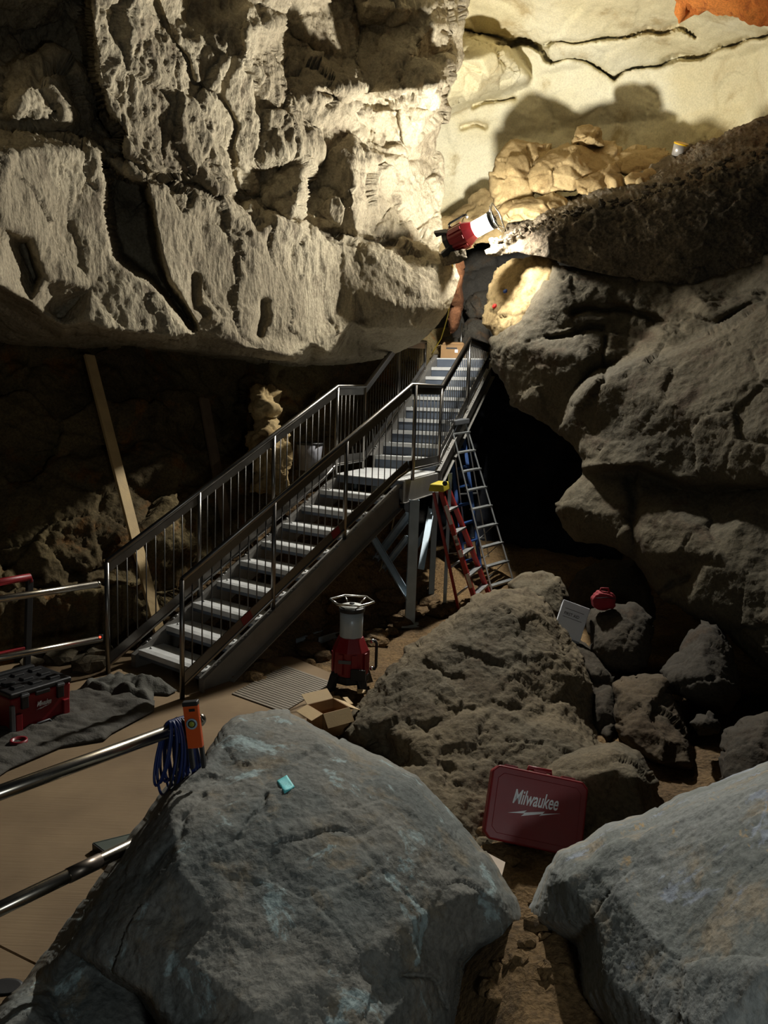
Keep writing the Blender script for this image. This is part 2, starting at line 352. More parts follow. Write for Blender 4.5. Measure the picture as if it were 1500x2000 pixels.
# left: the big overhanging mass
OUT = [(-260,-200,4.4),(100,-200,5.4),(330,-200,6.6),(600,-200,7.9),(860,-200,10.0),(905,-80,10.8),(905,0,11),(900,55,11),(905,110,11.1),(893,150,11.1),(868,185,11.2),(877,215,11.2),(866,245,11.2),(861,270,11.2),(864,330,11.3),(861,400,11.2),(862,470,10.8),(856,494,10.2),(880,506,10.0),(896,542,10.0),(890,575,10.0),(872,615,10.0),(846,645,10.1),(820,668,10.6),(760,690,10.9),(700,702,11.0),(600,716,10.6),(500,708,10.0),(380,692,9.4),(250,674,8.9),(150,684,8.6),(0,670,8.2),(-260,640,7.4)]
CT = [(0,60,6.7),(95,80,7.1),(0,140,6.4),(60,165,5.9),(112,150,6.3),(30,205,5.7),(120,222,6.2),(60,115,6.9),(-120,100,5.6),
      (0,250,6.2),(60,258,6.4),(125,268,6.6),(185,282,6.9),(20,302,5.3),(0,380,5.2),(0,440,5.25),(60,292,5.6),(125,296,5.95),(-150,300,4.8),
      (300,60,6.9),(340,200,7.1),(300,260,6.9),(450,200,7.8),(450,340,7.9),(400,300,7.5),(250,100,6.6),
      (600,250,8.9),(640,290,9.2),(700,250,9.6),(760,400,10.3),(800,300,10.6),(840,330,11.1),(830,440,10.9),(560,200,8.6),(570,290,8.6),
      (490,0,7.9),(690,0,9.9),(690,120,9.9),(560,40,8.7),(556,92,8.95),(690,150,9.25),(640,172,8.75),(700,178,9.0),(480,115,7.7),(480,60,7.5),(375,28,7.4),(450,40,7.55),(378,75,7.3),
      (705,50,10.1),(780,50,10.0),(848,50,9.9),(720,180,9.6),(790,120,9.7),(846,168,9.3),(715,10,9.4),(840,20,9.9),(895,20,10.95),(890,100,11.05),(880,70,10.9),(862,182,10.3),
      (505,325,8.8),(505,402,8.55),(592,325,8.75),(580,405,8.45),(598,325,9.1),(590,405,9.0),(618,330,9.25),(685,322,9.15),(616,408,8.95),(694,402,9.02),(495,320,8.2),
      (320,440,6.85),(322,520,6.9),(400,450,7.4),(500,460,8.0),(600,490,8.8),(660,500,9.3),(664,600,9.35),(500,600,8.0),(400,580,7.45),(430,400,7.5),
      (700,480,9.45),(690,560,9.35),(690,630,9.3),(780,520,9.55),(850,525,9.7),(780,600,9.36),(850,600,9.65),(870,545,9.8),(820,560,9.5),(720,645,9.45),(800,640,9.55),
      (300,640,6.72),(240,560,6.5),
      (30,300,5.45),(40,400,5.45),(60,460,5.6),(88,540,5.85),(140,450,6.1),(180,560,6.3),(150,380,6.15),(200,600,6.35),
      (0,470,5.35),(45,478,6.0),(68,545,6.15),(112,620,6.45),(0,525,5.2),(-260,520,4.3)]
LN = [[(185,-200,5.9),(180,40,6.1),(192,140,6.3),(215,215,6.5),(245,255,6.6)],[(164,-200,6.8),(160,40,7.2),(172,140,7.3),(196,222,7.4),(226,268,7.4)],
      [(198,300,6.45),(250,336,6.55),(286,350,6.65),(302,430,6.75),(316,500,6.85),(330,545,6.95),(360,590,7.15),(386,648,7.35)],[(190,318,7.2),(236,352,7.5),(270,366,7.6),(286,436,7.6),(299,505,7.65),(316,548,7.75),(346,592,7.9)],
      [(185,300,6.3),(198,360,6.35),(208,440,6.4),(226,505,6.5),(290,555,6.75),(374,652,7.05)],[(198,296,7.1),(212,352,7.3),(222,432,7.4),(240,495,7.5),(302,540,7.65),(380,640,8.0)],
      [(0,556,5.2),(60,592,5.75),(128,636,6.25),(166,626,6.2),(200,640,6.3),(260,650,6.55),(340,662,6.9)],
      [(386,648,7.35),(420,622,7.4),(482,682,7.9),(506,652,8.1),(532,692,8.2),(568,697,8.45),(610,672,8.9),(640,692,9.1)],
      [(0,585,6.9),(60,622,7.1),(120,660,7.6),(200,660,7.8),(340,676,8.6)]]
GR = [([(200,300),(250,310),(290,345),(340,350),(460,390),(505,386),(520,408),(640,452),(720,470),(860,482)],7,.24),
      ([(310,10),(330,70),(365,120),(372,155),(440,200),(462,250),(455,290),(470,385)],5,.14),
      ([(560,0),(550,40),(620,110),(700,140)],7,.1),([(620,180),(760,205),(870,215)],8,.16),([(690,230),(760,300),(850,320)],6,.1),
      ([(520,590),(510,650)],9,.16),([(380,545),(385,600),(400,615)],9,.16)]
_ro, _rs = rough(.08, .8, 6, .10, .5, .05, .26, 3, (1, 1, .7), .026, .085), rough(.05, .9, 5, .03, .7, .014, .2, 4, (1, 1, .6), .010, .07)
def over_disp(X):
    k = ss(X[:, 2]+.35*perlin(X/.9, 33), 3.75, 4.6); return _ro(X)*k+_rs(X)*(1-k)
wo = body('wall_overhang', OUT, CT, M_OVER, 3.2, 2.2, over_disp, LN, GR, smooth=2)
struct(wo)
# upper right: the pale roof slab
OC = [(760,-260,9.5),(1750,-260,7),(1750,260,9.5),(1500,320,12.0),(1290,400,13.6),(1100,460,14.4),(900,470,14.7),(740,470,14.7),(740,200,13.8)]
CC = [(900,0,12.2),(1100,0,11.6),(1300,0,11.),(1500,0,10.),(900,150,13.4),(1100,120,12.9),(1300,100,12.4),(1500,90,11.4),(1100,130,13.15),(1300,135,12.8),(1480,100,11.7),(900,300,14.2),(1100,250,13.9),(1300,230,13.2),(1450,200,12.3),(1000,400,14.4)]
LC = [[(870,85,12.4),(930,75,12.3),(985,95,12.45),(1024,148,12.75)],[(880,206,13.0),(945,182,12.9),(1024,148,12.75)],[(876,100,13.2),(934,66,13.0),(1000,86,13.1),(1040,150,13.4)],[(880,225,13.7),(950,196,13.6),(1032,164,13.5)]]
GC = [([(900,62),(925,62),(950,68),(990,80),(1040,84),(1100,83),(1160,77),(1250,65),(1320,57),(1355,70)],4,.45),
      ([(970,95),(1010,82),(1035,85),(1060,93),(1068,110),(1080,120),(1110,115),(1160,128),(1208,152),(1218,140),(1260,128),(1330,115),(1410,95),(1460,80),(1600,50)],4.6,.6),
      ([(930,205),(960,198),(1000,196)],5,.3),([(905,250),(935,240),(950,245)],5,.3)]
struct(body('ceiling', OC, CC, M_CEIL, 4.2, .6, rough(.09, 1.2, 6, .05, .9, .015, .3, 5, (1, 1, 1), .010, .14), LC, GC, smooth=1, shell=True))
struct(body('ceiling_block', [(868,205,12.6),(862,150,12.5),(872,100,12.3),(900,78,12.2),(948,74,12.2),(985,92,12.3),(1004,118,12.5),(1024,146,12.8),(1010,162,12.9),(960,178,12.9),(905,200,12.8)], [(885,120,11.9),(938,128,12.0),(880,178,12.2),(930,175,12.4),(960,105,11.9),(1000,140,12.5),(905,190,12.5)], M_CEIL, 3., 1.2, rough(.03, .5, 5, .1, .4, .01, .2, 15), [[(938,118,11.75),(942,150,12.0),(930,176,12.3)]], rim=(8, .06), smooth=1))
struct(body('ceiling_orange', [(1270,-120,9.2),(1290,-30,9.7),(1320,12,10.0),(1332,34,10.1),(1342,10,10.0),(1400,22,9.7),(1500,46,9.1),(1700,50,8.1),(1700,-160,7.3)], [(1400,-40,9.2),(1500,0,8.8)], M_ORANGE, 5., .8, rough(.08, .5, 5, .08, .4, .04, .2, 16), rim=(14, .15), smooth=1))
# deep back of the passage
OB = [(520,520,13.2),(1000,380,15.4),(1700,300,14.5),(1800,1300,12.),(1500,1330,12.5),(1100,1290,13.4),(600,1290,12.4),(520,900,12.4)]
CB = [(800,620,14.2),(900,640,14.6),(900,700,14.),(960,600,14.8),(1000,900,14.8),(1200,800,14.5),(1100,1050,14.),(900,560,15.)]
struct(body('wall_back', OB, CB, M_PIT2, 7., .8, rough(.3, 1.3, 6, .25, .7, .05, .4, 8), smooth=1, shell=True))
struct(body('wall_recess', [(850,760,12.9),(905,740,12.9),(950,745,12.8),(962,690,12.7),(1020,680,12.5),(1200,760,12.),(1230,1000,11.8),(1200,1180,11.6),(1000,1170,12.3),(850,1130,12.8)], [(1000,900,12.9),(1100,900,12.6)], M_PIT, 6., .6, rough(.15, .9, 5, .15, .6, .03, .3, 9), smooth=1, shell=True))  # dark sheet closing the hollow, its shade put into the colour
# left lower wall beneath the overhang
OW = [(-260,600,7.6),(0,610,8.4),(300,620,9.4),(520,630,10.3),(720,650,11.8),(880,640,14.),(880,800,13.2),(760,860,11.8),(700,960,10.6),(600,1110,9.9),(500,1250,9.1),(300,1320,8.0),(120,1330,7.3),(-260,1360,6.2)]
CW = [(0,700,8.2),(200,760,8.6),(400,790,9.6),(480,740,10.0),(490,770,9.55),(530,770,9.75),(562,800,10.1),(490,850,9.5),(560,860,9.9),(600,760,10.7),(650,740,11.3),(700,760,11.7),(600,880,10.0),(520,950,9.6),
      (0,900,7.9),(200,920,8.3),(330,900,8.8),(420,900,9.2),(100,1020,7.7),(250,1050,8.0),(400,1000,8.8),(0,1130,7.3),(170,1130,7.65),(330,1128,8.2),(440,1060,8.8),(470,760,10.1),(478,850,9.9),(800,700,12.6),(760,740,12.0)]
LW = [[(-260,1168,6.75),(0,1160,7.2),(130,1140,7.5),(330,1134,8.1),(440,1120,8.6)],[(-260,1180,6.5),(0,1172,6.95),(130,1154,7.2),(330,1146,7.85),(440,1134,8.4)]]
GW = [([(-100,1166),(0,1162),(130,1147),(330,1140)],5,.18),([(0,880),(80,900),(260,870)],12,.1),([(545,835),(640,760)],10,.15)]
struct(body('wall_left', OW, CW, M_WALL, 4.5, 1., rough(.14, .8, 6, .14, .5, .05, .3, 21, (1, 1, 1), .014, .09), LW, GW, smooth=2, shell=True))
struct(body('wall_pillar', [(486,762,8.95),(500,748,8.95),(530,752,8.95),(546,766,9.0),(534,778,8.95),(541,802,8.9),(530,816,8.9),(546,832,8.9),(562,852,8.9),(566,960,8.85),(490,960,8.8),(486,860,8.85),(497,820,8.85),(484,790,8.9)], [(515,790,8.75),(512,760,8.85),(520,850,8.7),(530,900,8.7)], M_GOLD, 2.6, .9, rough(.05, .3, 5, .06, .2, .03, .12, 23, (1, 1, 1), .02, .05), rim=(10, .06), smooth=1))
# ledge that carries the lamp, dark slab to the right
OL = [(985,498,9.85),(1010,492,9.7),(1072,505,9.25),(1130,524,9.2),(1230,545,9.05),(1330,562,8.85),(1420,548,8.65),(1500,518,8.4),(1760,470,7.9),(1760,170,9.4),(1600,196,9.6),(1500,228,10.),(1440,250,10.2),(1395,268,10.4),(1330,300,10.8),(1290,318,11.0),(1240,345,11.3),(1130,385,11.6),(1040,400,11.7),(1000,430,11.2),(980,462,10.3)]
CL = [(1020,435,11.),(1100,404,10.7),(1200,372,10.2),(1300,340,9.9),(1420,290,9.5),(1500,262,9.3),(1100,470,9.2),(1300,470,8.75),(1450,430,8.4),(1200,500,9.0),(1330,540,8.75)]
LL = [[(982,474,9.85),(1000,462,9.8),(1075,440,9.35),(1180,408,9.1),(1290,378,8.85),(1400,345,8.6),(1500,312,8.4),(1760,240,7.9)],
      [(984,484,9.9),(1003,472,9.9),(1072,452,9.25),(1183,420,9.05),(1293,392,8.8),(1400,362,8.55),(1500,330,8.35)]]
struct(body('wall_ledge', OL, CL, M_LEDGE, 3.4, .7, rough(.05, .6, 5, .04, .3, .03, .18, 13, (1, 1, 1.5), .025, .06), LL, smooth=1))
struct(body('wall_shelf', [(858,496,9.85),(884,491,9.62),(908,488,9.6),(912,504,9.6),(896,514,9.62),(864,520,9.8)], [(892,500,9.58)], M_LEDGE, 2.6, .22, rough(.012, .2, 4, .02, .15, .01, .1, 14, (1, 1, 2)), smooth=0))
struct(body('wall_shelf.001', [(946,488,9.72),(965,480,9.72),(1000,470,9.85),(1008,494,9.8),(975,500,9.7),(950,500,9.68)], [(970,492,9.66)], M_LEDGE, 2.6, .3, rough(.015, .2, 4, .02, .15, .01, .1, 14, (1, 1, 2)), smooth=0))
struct(body('wall_slope', [(850,500,12.6),(850,440,12.8),(880,420,12.9),(930,385,13.0),(985,360,13.0),(1040,380,12.6),(1040,440,12.2),(1000,470,12.),(930,480,12.2)], [(930,430,12.3)], M_GOLD, 3.4, .6, rough(.06, .5, 5, .08, .4, .02, .2, 18), smooth=1, shell=True))
# gold spur under the ledge
OS = [(946,600,10.5),(952,560,10.6),(965,528,10.7),(1000,505,10.6),(1040,496,10.2),(1082,498,9.9),(1100,560,9.5),(1080,660,9.3),(1000,690,9.6),(966,668,9.9),(948,632,10.2)]
CS = [(1000,560,10.0),(1040,530,9.8),(1010,600,9.75),(980,640,9.85),(1060,560,9.5),(1030,600,9.5),(990,580,10.1)]
struct(body('wall_spur', OS, CS, M_SPUR, 3.4, 2.6, rough(.04, .5, 5, .05, .25, .02, .2, 17, (1, 1, 1), .01, .06), smooth=1, rim=(30, .15)))
# right: the big grey mass with its lower lobe
OR = [(958,668,9.9),(985,645,9.6),(1030,610,9.3),(1062,560,9.2),(1078,515,9.3),(1160,520,9.2),(1330,545,8.7),(1500,500,8.2),(1760,430,7.4),(1760,1480,5.),(1560,1340,5.8),(1480,1290,6.2),(1420,1242,6.5),(1340,1202,6.8),(1300,1176,7.),(1280,1150,7.2),(1260,1110,7.35),(1230,1082,7.5),(1170,1062,7.8),(1125,1056,8.),(1100,1030,8.2),(1084,1000,8.3),(1085,982,8.3),(1102,958,8.25),(1136,926,8.15),(1136,898,8.2),(1120,870,8.4),(1090,845,8.7),(1050,816,9.),(1000,790,9.3),(985,762,9.5),(962,722,9.8),(957,690,9.9)]
CR = [(1020,680,9.2),(1060,760,9.0),(1100,600,9.0),(1150,700,8.5),(1200,560,9.0),(1300,600,8.7),(1420,570,8.4),(1120,640,8.9),(1300,680,8.1),(1400,620,8.0),(1500,560,7.7),(1230,760,7.9),(1200,820,8.0),(1350,800,7.2),(1500,720,6.8),(1500,850,6.5),(1620,700,6.2),(1250,880,7.6),(1400,900,6.9),(1620,900,5.9),(1170,900,7.9),
      (1150,1000,7.9),(1230,1000,7.6),(1300,1000,7.3),(1400,1080,6.6),(1500,1150,6.2),(1620,1200,5.6),(1120,990,8.05),(1330,1130,7.),(1280,1080,7.2)]
LR = [[(1136,912,8.0),(1250,906,7.5),(1275,918,7.45),(1330,938,7.2),(1372,946,7.05),(1500,934,6.5),(1760,920,5.4)],[(1138,926,8.2),(1252,918,7.85),(1280,932,7.8),(1332,954,7.5),(1374,962,7.35),(1500,950,6.8),(1760,940,5.7)],
      [(1092,838,8.65),(1128,790,8.4),(1170,740,8.2),(1230,715,8.1),(1300,700,7.9),(1400,660,7.6),(1500,610,7.3)],[(1086,826,8.9),(1116,776,8.75),(1160,724,8.7),(1222,700,8.7),(1300,680,8.5),(1400,634,8.2),(1500,580,7.9)]]
GRR = [([(1120,610),(1200,600),(1330,640)],6,.15),([(1070,660),(1180,640)],6,.12),([(1232,935),(1243,1010),(1250,1085)],12,.12),([(1290,1160),(1310,1140),(1345,1128)],5,.12),([(1180,660),(1180,740)],5,.1)]
struct(body('wall_right', OR, CR, M_RIGHT, 4., 1.6, rough(.06, .9, 6, .035, .7, .014, .3, 31, (1, 1, 1.2), .010, .1), LR, GRR, rim=(46, .3), smooth=2))
# ------------------------------------------------------------------ floors
O1 = np.array([-2.217, 6.782, 0]); A1 = .6365; D1 = np.array([math.sin(A1), math.cos(A1), 0]); N1 = np.array([math.cos(A1), -math.sin(A1), 0])
O2 = np.array([-.1417, 10.253, 0]); A2 = .3437; D2 = np.array([math.sin(A2), math.cos(A2), 0]); N2 = np.array([math.cos(A2), -math.sin(A2), 0])
G, R, SW = .309, .165, .878
def ground_z(X, Y):
    p = np.stack([X, Y, 0*X], -1); s = (p-O1)@D1; n = (p-O1)@N1
    z = -.05 + .05*ss(X, .1, .6)
    z = z + .42*np.clip(s, 0, 4.2)*(1-ss(n, -.25, .75))*ss(s, .2, 1.2)*(1-ss(Y, 9.6, 11.))
    z = z + .25*ss(Y, 9.2, 11.5)*ss(X, .4, 1.2) + .2*ss(Y, 11.5, 14.)
    z = z + .28*ss(X, .25, .6)*(1-ss(Y, 2.9, 3.5))
    z = z + .1*ss(X, 1.2, 2.6)*ss(5.5-Y, -1, 1.5)
    return z
def floor_mesh():
    xs = np.arange(-5, 6.01, .045); ys = np.arange(.2, 14.5, .045); gx, gy = np.meshgrid(xs, ys); X = gx.ravel(); Y = gy.ravel(); z = ground_z(X, Y)
    p = np.stack([X, Y, z], 1); rough_m = ss(X, -.6, .2)*.6+.4; rough_m = np.maximum(rough_m, ss((p-O1)@D1, 0, .8)*.9)
    q = p.copy(); q[:, 2] = 0
    z = z + rough_m*(.05*fbm(q, .6, 4, .5, 41)+.02*np.abs(fbm(q, .12, 3, .5, 43)) + .04*facet(q, .18, 44)[0]/.18*.6)
    z = np.where(X < -.65+.0*Y, np.minimum(z, np.where((p-O1)@D1 > .15, 9, -.03)), z)
    p[:, 2] = z; ny, nx = gx.shape; i = np.arange(nx*ny).reshape(ny, nx)
    f = np.stack([i[:-1, :-1], i[:-1, 1:], i[1:, 1:], i[1:, :-1]], -1).reshape(-1, 4)
    me = bpy.data.meshes.new('ground'); me.from_pydata(p.tolist(), [], f.tolist()); me.polygons.foreach_set('use_smooth', [True]*len(f)); me.update()
    return link('ground', me, M_DIRT)
gd = struct(floor_mesh())
def concrete():
    m, nt, b = new_mat('brushed_concrete'); L = nt.links; g = N(nt, 'ShaderNodeNewGeometry')
    mp = N(nt, 'ShaderNodeMapping'); mp.inputs['Scale'].default_value = (3, 90, 1); mp.inputs['Rotation'].default_value = (0, 0, .9); L.new(g.outputs['Position'], mp.inputs['Vector'])
    br = N(nt, 'ShaderNodeTexNoise'); br.inputs['Scale'].default_value = 1.; br.inputs['Detail'].default_value = 4; L.new(mp.outputs['Vector'], br.inputs['Vector'])
    st = N(nt, 'ShaderNodeTexNoise'); st.inputs['Scale'].default_value = 1.6; st.inputs['Detail'].default_value = 7; L.new(g.outputs['Position'], st.inputs['Vector'])
    cr = N(nt, 'ShaderNodeValToRGB'); e = cr.color_ramp.elements; e[0].position = .3; e[0].color = lin((104, 84, 58)); e[1].position = .7; e[1].color = lin((130, 108, 78)); L.new(st.outputs['Fac'], cr.inputs['Fac'])
    L.new(cr.outputs['Color'], b.inputs['Base Color']); b.inputs['Roughness'].default_value = .85
    bp = N(nt, 'ShaderNodeBump'); bp.inputs['Strength'].default_value = .35; bp.inputs['Distance'].default_value = .006; L.new(br.outputs['Fac'], bp.inputs['Height']); L.new(bp.outputs['Normal'], b.inputs['Normal'])
    return m
M_CONC = concrete()
fl = MB()
J0, J1 = PZ(0, 1848), PZ(80, 1888)               # the expansion joint seen at the lower left
jd = (J1-J0)/np.linalg.norm(J1-J0); jn = np.array([-jd[1], jd[0], 0])
if jn[1] < 0: jn = -jn
J0 = J0*np.array([1, 1, 0])
def slab(pts): n = len(pts); fl.add([(x, y, -.12) for x, y in pts]+[(x, y, 0) for x, y in pts], [tuple(range(n))[::-1], tuple(range(n, 2*n))]+[(i, (i+1) % n, n+(i+1) % n, n+i) for i in range(n)])
q = lambda t, o: tuple((J0+jd*t+jn*o)[:2])
k1 = PZ(650, 1375); k2 = PZ(655, 1318); k3 = PZ(570, 1282); k4 = PZ(420, 1320)
slab([q(-2.5, -1.9), q(1.3, -1.9), q(1.3, -.006), q(-2.5, -.006)])
slab([q(-2.5, .006), q(1.3, .006), (-.55, 5.0), tuple(k1[:2]), tuple(k2[:2]), tuple(k3[:2]), (-1.75, 7.0), (-2.6, 7.3), (-4.8, 7.2), (-4.8, 3)])
struct(fl.build('floor', M_CONC))
# ------------------------------------------------------------------ boulders (each a thing)
def boulder(outline, ctrl, mat, label, step, thick, disp, group=None, name='boulder', cat='boulder', **kw):
    o = body(name, outline, ctrl, mat, step, thick, disp, **kw); base_origin(o); return tag(o, label, cat, group)
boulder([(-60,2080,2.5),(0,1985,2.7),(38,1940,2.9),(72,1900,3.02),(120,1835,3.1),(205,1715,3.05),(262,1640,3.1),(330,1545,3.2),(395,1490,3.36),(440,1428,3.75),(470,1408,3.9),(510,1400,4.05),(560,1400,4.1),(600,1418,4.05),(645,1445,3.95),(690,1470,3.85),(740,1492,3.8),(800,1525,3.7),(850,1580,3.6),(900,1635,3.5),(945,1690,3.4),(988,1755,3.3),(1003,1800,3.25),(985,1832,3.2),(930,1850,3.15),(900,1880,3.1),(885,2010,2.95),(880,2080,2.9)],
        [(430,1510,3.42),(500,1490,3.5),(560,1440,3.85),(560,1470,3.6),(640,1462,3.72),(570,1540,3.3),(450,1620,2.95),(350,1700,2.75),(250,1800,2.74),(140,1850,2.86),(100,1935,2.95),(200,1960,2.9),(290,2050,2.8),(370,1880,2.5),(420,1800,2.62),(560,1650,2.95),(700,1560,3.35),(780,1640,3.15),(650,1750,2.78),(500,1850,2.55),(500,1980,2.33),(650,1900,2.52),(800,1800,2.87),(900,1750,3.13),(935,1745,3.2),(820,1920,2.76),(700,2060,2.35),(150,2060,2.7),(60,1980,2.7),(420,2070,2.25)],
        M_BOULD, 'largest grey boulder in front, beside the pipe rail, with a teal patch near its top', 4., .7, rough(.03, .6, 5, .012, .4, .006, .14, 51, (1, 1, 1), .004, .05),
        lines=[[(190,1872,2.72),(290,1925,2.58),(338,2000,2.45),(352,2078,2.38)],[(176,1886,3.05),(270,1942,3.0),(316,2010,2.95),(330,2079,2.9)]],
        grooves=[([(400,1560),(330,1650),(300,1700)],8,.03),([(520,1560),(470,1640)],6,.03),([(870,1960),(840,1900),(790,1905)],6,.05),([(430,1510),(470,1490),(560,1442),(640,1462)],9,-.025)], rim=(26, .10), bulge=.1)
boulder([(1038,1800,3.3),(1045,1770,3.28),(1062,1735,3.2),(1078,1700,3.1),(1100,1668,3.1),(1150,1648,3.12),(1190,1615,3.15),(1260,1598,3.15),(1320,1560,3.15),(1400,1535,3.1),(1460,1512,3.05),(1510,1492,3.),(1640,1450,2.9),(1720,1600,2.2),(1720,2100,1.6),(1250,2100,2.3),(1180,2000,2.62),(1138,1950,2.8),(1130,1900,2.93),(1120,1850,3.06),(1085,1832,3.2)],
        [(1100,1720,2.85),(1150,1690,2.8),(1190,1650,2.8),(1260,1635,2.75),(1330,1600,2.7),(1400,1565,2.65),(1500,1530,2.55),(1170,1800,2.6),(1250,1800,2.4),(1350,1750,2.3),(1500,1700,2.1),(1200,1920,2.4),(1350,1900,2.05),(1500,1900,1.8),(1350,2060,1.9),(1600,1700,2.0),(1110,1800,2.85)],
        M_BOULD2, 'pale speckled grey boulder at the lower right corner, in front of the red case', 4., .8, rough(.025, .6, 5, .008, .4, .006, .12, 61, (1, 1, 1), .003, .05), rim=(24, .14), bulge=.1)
boulder([(662,1432,5.6),(700,1380,5.8),(735,1335,5.95),(770,1290,6.1),(820,1250,6.3),(870,1215,6.5),(905,1185,6.7),(940,1160,6.8),(985,1148,6.8),(1030,1152,6.8),(1070,1180,6.7),(1095,1225,6.6),(1140,1280,6.4),(1158,1330,6.2),(1160,1400,5.9),(1180,1445,5.6),(1250,1490,5.2),(1290,1560,4.9),(1290,1640,4.6),(1200,1700,4.4),(1050,1760,4.1),(940,1720,4.1),(880,1640,4.3),(800,1560,4.6),(740,1520,4.9),(690,1465,5.3)],
        [(985,1175,6.5),(930,1200,6.45),(880,1260,6.1),(1000,1250,6.1),(1080,1260,6.2),(1100,1330,5.9),(960,1330,5.75),(860,1310,5.85),(800,1330,5.8),(760,1380,5.6),(900,1370,5.5),(1000,1370,5.5),(1090,1390,5.55),(1050,1420,5.25),(950,1420,5.2),(850,1430,5.15),(880,1400,5.35),(780,1440,5.2),(720,1430,5.4),(740,1475,5.25),(850,1500,4.85),(950,1500,4.85),(900,1560,4.6),(960,1600,4.55),(1000,1480,5.0),(1100,1440,5.2),(1130,1480,5.0),(1100,1530,4.75),(1050,1650,4.5),(920,1640,4.4)],
        M_MOUND, 'dirt covered middle boulder behind the red case, sloping up toward the red stepladder', 4.2, 1.0, rough(.055, .5, 6, .035, .4, .018, .14, 71, (1, 1, 1), .014, .05),
        grooves=[([(700,1470),(740,1450),(770,1480)],22,.16),([(830,1290),(860,1320),(900,1325)],8,.06),([(880,1395),(960,1380),(1040,1400),(1100,1360)],10,.05),([(800,1430),(850,1420)],10,.05),([(880,1540),(870,1500)],12,.06)], rim=(36, .3), smooth=2, name='rock_mound')
SB = rough(.03, .5, 5, .03, .4, .008, .15, 81, (1, 1, 1), .008, .06)
for out, ct, mt, lab, th in [
    ([(1052,1512,4.7),(1095,1482,4.8),(1150,1472,4.8),(1200,1462,4.8),(1240,1478,4.75),(1275,1530,4.6),(1292,1590,4.45),(1262,1612,4.35),(1200,1640,4.3),(1150,1680,4.25),(1050,1720,4.25),(1000,1730,4.25),(1000,1640,4.5),(1030,1560,4.65)], [(1140,1520,4.5),(1200,1500,4.5),(1240,1520,4.4),(1180,1560,4.45),(1150,1610,4.35),(1050,1620,4.42)], M_MOUND, 'flat topped tan rock directly behind and right of the red case', .5),
    ([(1000,1145,8.1),(1022,1128,8.2),(1060,1120,8.2),(1092,1130,8.1),(1106,1165,8.0),(1110,1215,7.8),(1060,1230,7.7),(1010,1190,7.9)], [(1050,1160,7.8),(1080,1190,7.75),(1030,1150,7.9)], M_MOUND, 'rounded rock behind the middle boulder, at the foot of the aluminium ladder', .7),
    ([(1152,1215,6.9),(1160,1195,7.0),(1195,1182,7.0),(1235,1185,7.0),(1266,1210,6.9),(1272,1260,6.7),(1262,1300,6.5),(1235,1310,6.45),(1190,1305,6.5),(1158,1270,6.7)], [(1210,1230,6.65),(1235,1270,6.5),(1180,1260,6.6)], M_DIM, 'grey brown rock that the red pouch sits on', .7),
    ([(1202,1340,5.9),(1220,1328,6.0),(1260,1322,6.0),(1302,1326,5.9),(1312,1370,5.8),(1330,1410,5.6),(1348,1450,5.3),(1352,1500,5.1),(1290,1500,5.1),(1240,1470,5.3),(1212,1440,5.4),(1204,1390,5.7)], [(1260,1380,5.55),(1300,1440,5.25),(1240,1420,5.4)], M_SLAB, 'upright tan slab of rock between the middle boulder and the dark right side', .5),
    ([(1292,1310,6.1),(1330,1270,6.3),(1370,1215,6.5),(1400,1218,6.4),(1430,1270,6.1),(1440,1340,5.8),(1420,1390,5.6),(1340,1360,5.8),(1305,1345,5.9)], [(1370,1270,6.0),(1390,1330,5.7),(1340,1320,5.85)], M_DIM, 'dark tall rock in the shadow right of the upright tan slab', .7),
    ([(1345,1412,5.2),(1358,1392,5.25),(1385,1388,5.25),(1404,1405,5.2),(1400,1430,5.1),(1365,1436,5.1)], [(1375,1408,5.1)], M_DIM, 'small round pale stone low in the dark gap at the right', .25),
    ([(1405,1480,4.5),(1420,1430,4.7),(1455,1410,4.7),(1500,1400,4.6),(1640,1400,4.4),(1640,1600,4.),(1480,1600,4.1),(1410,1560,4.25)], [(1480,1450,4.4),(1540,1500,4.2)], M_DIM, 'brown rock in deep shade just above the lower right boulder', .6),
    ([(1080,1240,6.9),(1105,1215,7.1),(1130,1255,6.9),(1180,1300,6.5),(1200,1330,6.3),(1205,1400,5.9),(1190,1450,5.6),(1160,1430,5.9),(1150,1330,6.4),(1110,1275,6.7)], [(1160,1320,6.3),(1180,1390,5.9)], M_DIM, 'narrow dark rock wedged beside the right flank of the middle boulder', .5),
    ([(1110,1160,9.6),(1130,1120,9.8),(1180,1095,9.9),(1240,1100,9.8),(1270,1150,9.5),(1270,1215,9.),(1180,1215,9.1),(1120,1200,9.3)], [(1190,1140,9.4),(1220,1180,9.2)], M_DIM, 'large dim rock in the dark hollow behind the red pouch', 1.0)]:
    boulder(out, ct, mt, lab, 3.6, th, SB, rim=(16, .12), smooth=2, bulge=.15)
